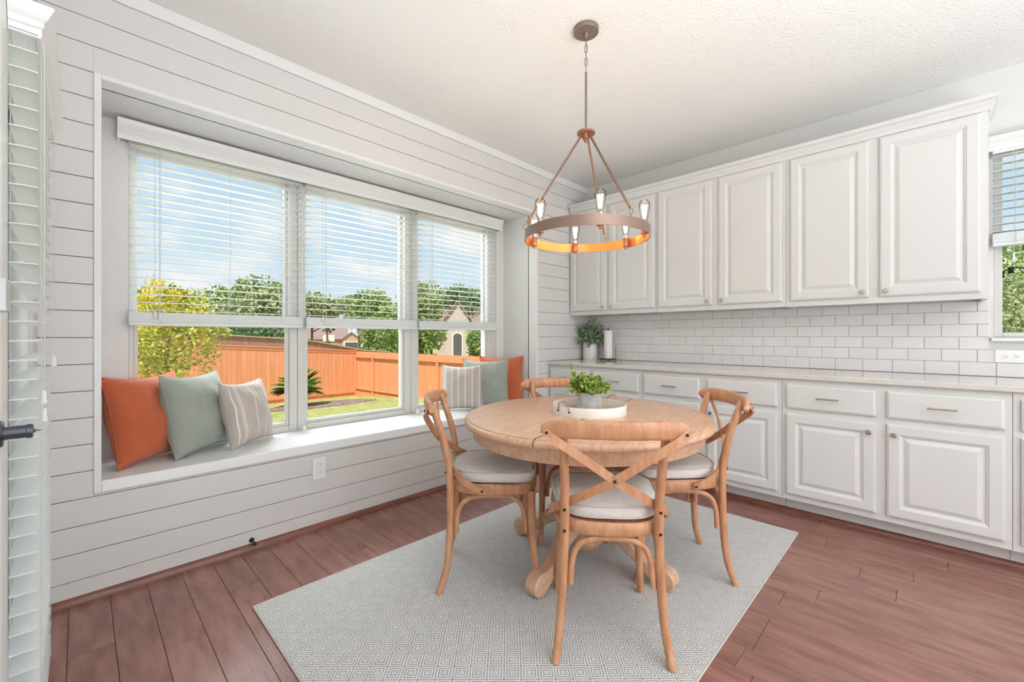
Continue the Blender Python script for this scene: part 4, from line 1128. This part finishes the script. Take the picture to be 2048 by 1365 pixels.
# ---- trees
def leafmat(name, c1, c2, sc=1.2): return mat(name, srgb(*c1), .65, color2=srgb(*c2), vscale=sc, detail=6, spec=.15, contrast=(.3, .7))
LG = leafmat('leaf_mid_green', (110, 134, 72), (176, 190, 122)); LD = leafmat('leaf_dark_green', (86, 116, 78), (150, 172, 118))
LS = leafmat('leaf_sage_green', (138, 150, 104), (196, 200, 154)); LY = leafmat('leaf_yellow_green', (120, 140, 40), (214, 200, 92), 3)
LYY = leafmat('flower_yellow', (214, 180, 40), (250, 222, 96), 4)
def tree(name, label, base, h, cz, cr, n, ls, m, seed, nb=14, trunk=.12, conic=False, group=None, parts=None, sphere=.62):
    """base on the ground; crown centre height cz, radii cr"""
    t = thing(name, label, 'tree', base, group=group)
    r = random.Random(seed)
    tp = smoothpath([(0, 0, 0), (.1 * trunk, 0, cz * .4), (-.3 * trunk, .2 * trunk, cz), (0, 0, cz + cr[2] * .4)], 4)
    mb = MB().tube(tp, [trunk * (1 - .7 * i / len(tp)) for i in range(len(tp))], 8)
    for k in range(6):
        a = k * 1.1 + seed; p0 = Vector((0, 0, cz * (.55 + .06 * k))); p1 = p0 + Vector((cr[0] * .6 * math.cos(a), cr[1] * .6 * math.sin(a), cr[2] * .5))
        mb.tube([p0, (p0 + p1) / 2 + Vector((0, 0, .05 * cr[2])), p1], [trunk * .45, trunk * .3, trunk * .12], 6)
    mb.build('trunk', BARK, t)
    bl_ = []
    for k in range(nb):
        while True:
            p = Vector((r.uniform(-1, 1), r.uniform(-1, 1), r.uniform(-1, 1)))
            if p.length < 1: break
        p = p.normalized() * (p.length ** .4) * sphere
        if conic: p.x *= (1 - (p.z + 1) * .46); p.y *= (1 - (p.z + 1) * .46)
        bl_.append((Vector((p.x * cr[0], p.y * cr[1], cz + p.z * cr[2])), r.uniform(.26, .42) * (.55 if conic and p.z > .2 else 1)))
    def gen(rr):
        c_, s_ = rr.choice(bl_)
        d = Vector((rr.gauss(0, 1), rr.gauss(0, 1), rr.gauss(0, 1))).normalized(); q = rr.random() ** .33
        return c_ + Vector((d.x * cr[0] * s_ * q, d.y * cr[1] * s_ * q, d.z * cr[2] * s_ * q)), d * .6 + Vector((0, 0, -.1))
    tag(leaves(n, gen, ls, seed, aspect=.7).build('foliage', m, t, smooth=False, fix=False), kind='stuff')
    return t, bl_
# young yellow-flowering tree close to the house
yt, _b = tree('flowering_tree', 'young yellow flowering tree near the house by the left window', (1.02, 8.9, gz(0, 8.9)), 3, 1.95, (.86, .80, .98), 5200, .062, LY, 21, nb=26, trunk=.035, sphere=.70)
def gy(r):
    a = r.uniform(0, 2 * pi); rr = r.random() ** .5 * .62
    c_ = r.choice(((-.35, .1, .35), (-.15, 0, .75), (.10, .05, .62), (.32, 0, .30), (.40, .1, .05), (-.42, 0, .05), (0, 0, .40), (-.25, .1, .55), (.22, -.1, .18), (-.12, -.2, .12)))
    return Vector((c_[0] + r.gauss(0, .07), c_[1] + r.gauss(0, .1), 1.95 + c_[2] + r.gauss(0, .06))), Vector((0, 0, .5))
tag(leaves(1500, gy, .058, 8, aspect=.8).build('blossom', LYY, yt, smooth=False, fix=False), kind='stuff')
TR = [
 ('broadleaf_tree', 'rounded green tree at the left behind the yellow blossoms', (4.5, 55.0), 3.2, (4.0, 3.5, 3.0), 2600, .42, LG, 31, False),
 ('conifer_tree', 'pointed dark tree rising above the yellow blossoms', (7.5, 60.7), 4.4, (2.4, 2.2, 4.4), 2200, .45, LD, 32, True),
 ('broadleaf_tree', 'green tree left of the tall dense one in the left window', (8.5, 45.5), 3.0, (3.2, 3.0, 3.0), 3400, .36, LG, 30, False),
 ('broadleaf_tree', 'pale sage tree low behind the weathered fence', (8.4, 37.0), 1.9, (4.2, 3.0, 2.5), 4200, .32, LS, 33, False),
 ('broadleaf_tree', 'tall dense green tree behind the left window, right side', (12.0, 44.8), 3.8, (3.2, 3.0, 3.5), 4600, .36, LG, 34, False),
 ('broadleaf_tree', 'grey-green bushy tree beyond the left window mullion', (10.6, 37.8), 2.6, (2.5, 2.4, 2.9), 4200, .32, LS, 35, False),
 ('broadleaf_tree', 'dark low tree just above the weathered fence', (7.7, 32.0), .9, (3.2, 2.4, 1.7), 4200, .26, LD, 42, False),
 ('conifer_tree', 'small pointed tree in the gap of the middle window', (22.4, 55.6), 4.2, (1.6, 1.6, 3.2), 1600, .40, LD, 36, True),
 ('broadleaf_tree', 'sage tree above the roof in the middle window, left part', (19.0, 51.5), 4.3, (4.2, 3.5, 2.2), 3400, .40, LS, 37, False),
 ('broadleaf_tree', 'sage tree above the garage gable in the middle window', (22.2, 46.2), 4.0, (3.4, 3.0, 2.0), 3000, .36, LS, 45, False),
 ('broadleaf_tree', 'big spreading green tree behind the middle and right windows', (15.9, 26.6), 2.35, (4.2, 3.6, 3.2), 11500, .25, LG, 38, False),
 ('broadleaf_tree', 'dark green tree beyond the right window', (33.2, 40.4), 4.4, (5.2, 4.0, 3.4), 4200, .42, LD, 39, False),
 ('broadleaf_tree', 'leafy green tree beside the pale stone house', (18.6, 21.4), .7, (1.0, 1.0, 1.7), 2600, .16, LG, 40, False),
 ('broadleaf_tree', 'tall sage tree above the pale stone house', (36.0, 52.0), 5.0, (6.5, 4.0, 4.6), 3400, .5, LS, 41, False),
 ('broadleaf_tree', 'far tree row seen between the garage and the big tree', (35.0, 58.4), 2.2, (4.6, 4.6, 3.6), 3600, .5, LS, 46, False),
 ('broadleaf_tree', 'far green tree row behind the trunk of the big tree', (33.5, 52.5), 1.9, (6.0, 4.0, 3.2), 3600, .46, LG, 47, False),
 ('broadleaf_tree', 'low green tree just right of the brick garage', (21.9, 42.0), .9, (2.3, 2.3, 2.3), 3000, .30, LG, 48, False),
 ('broadleaf_tree', 'bushy tree filling the counter window at the right edge', (9.6, -1.25), 1.05, (1.9, 2.3, 1.50), 14000, .068, LS, 43, False),
 ('broadleaf_tree', 'green tree top behind the bushy one in the counter window', (15.5, -1.2), 1.6, (3.0, 3.2, 2.0), 3200, .22, LG, 44, False),
]
for (nm, lab, (x_, y_), cz, cr, n, ls, m, sd, con) in TR:
    base = gz(x_, y_) if y_ < 24 else -1.36 - (y_ - 24) * .012
    tree(nm, lab, (x_, y_, base), 0, cz - base, cr, n, ls, m, sd, nb=22 if n > 3000 else 14, trunk=.18, conic=con)
# ---- houses
BRK = mat('house_brick', srgb(196, 158, 138), .9, var=.16, vscale=4); ROOF = mat('roof_shingle', srgb(150, 124, 116), .9, var=.12, vscale=6)
STONE = mat('pale_stone', srgb(196, 178, 168), .9, var=.10, vscale=5); WGLS = mat('house_glass', srgb(96, 92, 92), .15); WTRIM = mat('house_trim', srgb(238, 230, 222), .6)
PINK = mat('pink_brick', srgb(222, 196, 184), .9, var=.08, vscale=3)
def gable_roof(L, W, z0, h, ov=.35):
    return MB().prism([(-W / 2 - ov, z0 - ov * h / (W / 2)), (W / 2 + ov, z0 - ov * h / (W / 2)), (0, z0 + h)], -L / 2 - ov, L / 2 + ov, axis='y')
ha = thing('brick_house', 'brown brick house with a garage gable beyond the fence', 'house', (40.4, 87.6, -2.6), math.radians(-25))
MB().box(-13.5, -1.2, 0, 9, 0, 3.2).build('wall', BRK, ha, smooth=False)
MB().prism([(-.5, 3.1), (9.5, 3.1), (4.5, 5.6)], -14, -.8, axis='x').build('roof', ROOF, ha, smooth=False)
gw = MB().box(-1.9, 1.9, -2.2, 6, 0, 3.0); gw.prism([(-1.9, 3.0), (1.9, 3.0), (0, 4.45)], -2.2, 6, axis='y')
gw.build('garage_wall', BRK, ha, smooth=False)
rf = MB()
for s_ in (-1, 1): rf.prism([(0, 4.45), (s_ * 2.3, 2.72), (s_ * 2.3, 2.90), (0, 4.66)], -2.5, 6.2, axis='y')
rf.build('garage_roof', ROOF, ha, smooth=False)
MB().box(-1.25, 1.25, -2.26, -2.18, 0, 2.45).build('garage_door', WGLS, ha, smooth=False)
m_ = MB().box(-1.5, -1.25, -2.3, -2.2, 0, 2.6).box(1.25, 1.5, -2.3, -2.2, 0, 2.6).box(-1.25, 1.25, -2.3, -2.2, 2.45, 2.62); m_.build('door_trim', WTRIM, ha, smooth=False)
for x_ in (-11, -8.2, -5.6): 
    w_ = MB().box(x_ - .6, x_ + .6, -.06, .02, .9, 2.4).build('window', WGLS, ha, smooth=False)
hp = thing('basketball_hoop', 'white basketball hoop standing in front of the brick house', 'basketball hoop', (24.6, 60.5, -1.85), math.radians(-25))
MB().box(-.75, .75, -.03, .03, 2.25, 3.15, c=.01).build('backboard', WTRIM, hp, smooth=False)
MB().tube([(0, .6, 0), (0, .6, 2.2), (0, .05, 2.7)], .07, 8).build('pole', DARK, hp)
MB().tube([(.23 * math.cos(2 * pi * k / 16), -.30 + .23 * math.sin(2 * pi * k / 16), 2.45) for k in range(16)], .02, 6, closed=True).build('rim', mat('rim_orange', srgb(200, 90, 50), .5), hp)
hb = thing('stone_house', 'pale stone house with an arched window beyond the right fence', 'house', (28.4, 36.2, -1.5), math.radians(-38))
w_ = MB().box(-1.25, 1.25, 0, 6, 0, 4.6); w_.prism([(-1.25, 4.6), (1.25, 4.6), (0, 6.3)], 0, 6, axis='y'); w_.build('wall', STONE, hb, smooth=False)
rf = MB()
for s_ in (-1, 1): rf.prism([(0, 6.32), (s_ * 1.6, 4.14), (s_ * 1.6, 4.3), (0, 6.55)], -.3, 6.2, axis='y')
rf.build('roof', ROOF, hb, smooth=False)
MB().box(-2.2, -1.25, 1.6, 8, 0, 3.4).box(1.25, 7, 1.6, 8, 0, 3.4).build('wing_wall', STONE, hb, smooth=False)
MB().prism([(.8, 3.3), (8.4, 3.3), (4.6, 6.0)], -2.5, 7.4, axis='x').build('wing_roof', ROOF, hb, smooth=False)
ar = [(-.45, .2), (.45, .2), (.45, 2.6)] + [(.45 * math.cos(a), 2.6 + .35 * math.sin(a)) for a in [k * pi / 10 for k in range(1, 10)]] + [(-.45, 2.6)]
aw = MB().prism([(p[0] * 1.25, p[1] + (.12 if p[1] > 2 else -.05)) for p in ar], -.06, .02, axis='y').build('window_surround', WTRIM, hb, smooth=False)
MB().prism(ar, -.09, -.05, axis='y').build('window', WGLS, hb, smooth=False)
hc = thing('two_storey_house', 'pink-grey roofed house far left behind the yellow blossoms', 'house', (6.0, 80.0, -2.3), math.radians(-6))
MB().box(-6, 5, 0, 9, 0, 7.4).build('wall', PINK, hc, smooth=False)
MB().prism([(-.6, 7.3), (9.6, 7.3), (4.5, 11.0)], -6.5, 5.5, axis='x').build('roof', mat('roof_pale', srgb(196, 176, 170), .9, var=.08, vscale=5), hc, smooth=False)
for x_ in (-4, -1, 2.5): MB().box(x_ - .6, x_ + .6, -.06, .02, 4.6, 6.2).build('window', WGLS, hc, smooth=False)
# small black fixture of unclear use outside the counter window
fo = thing('black_fixture', 'small black twin-headed fixture outside the counter window', 'light fitting', (4.35, -.345, 1.585))
MB().lathe([(0, -.02), (.016, -.02), (.012, 0), (.016, .02), (0, .02)], 12).build('head', DARK, fo, (0, .012, -.016))
MB().lathe([(0, -.02), (.016, -.02), (.012, 0), (.016, .02), (0, .02)], 12).build('head', DARK, fo, (0, -.030, .012))
MB().tube([(0, .012, .0), (.0, -.03, .03), (0, -.09, .02)], .004, 6).build('arm', DARK, fo)
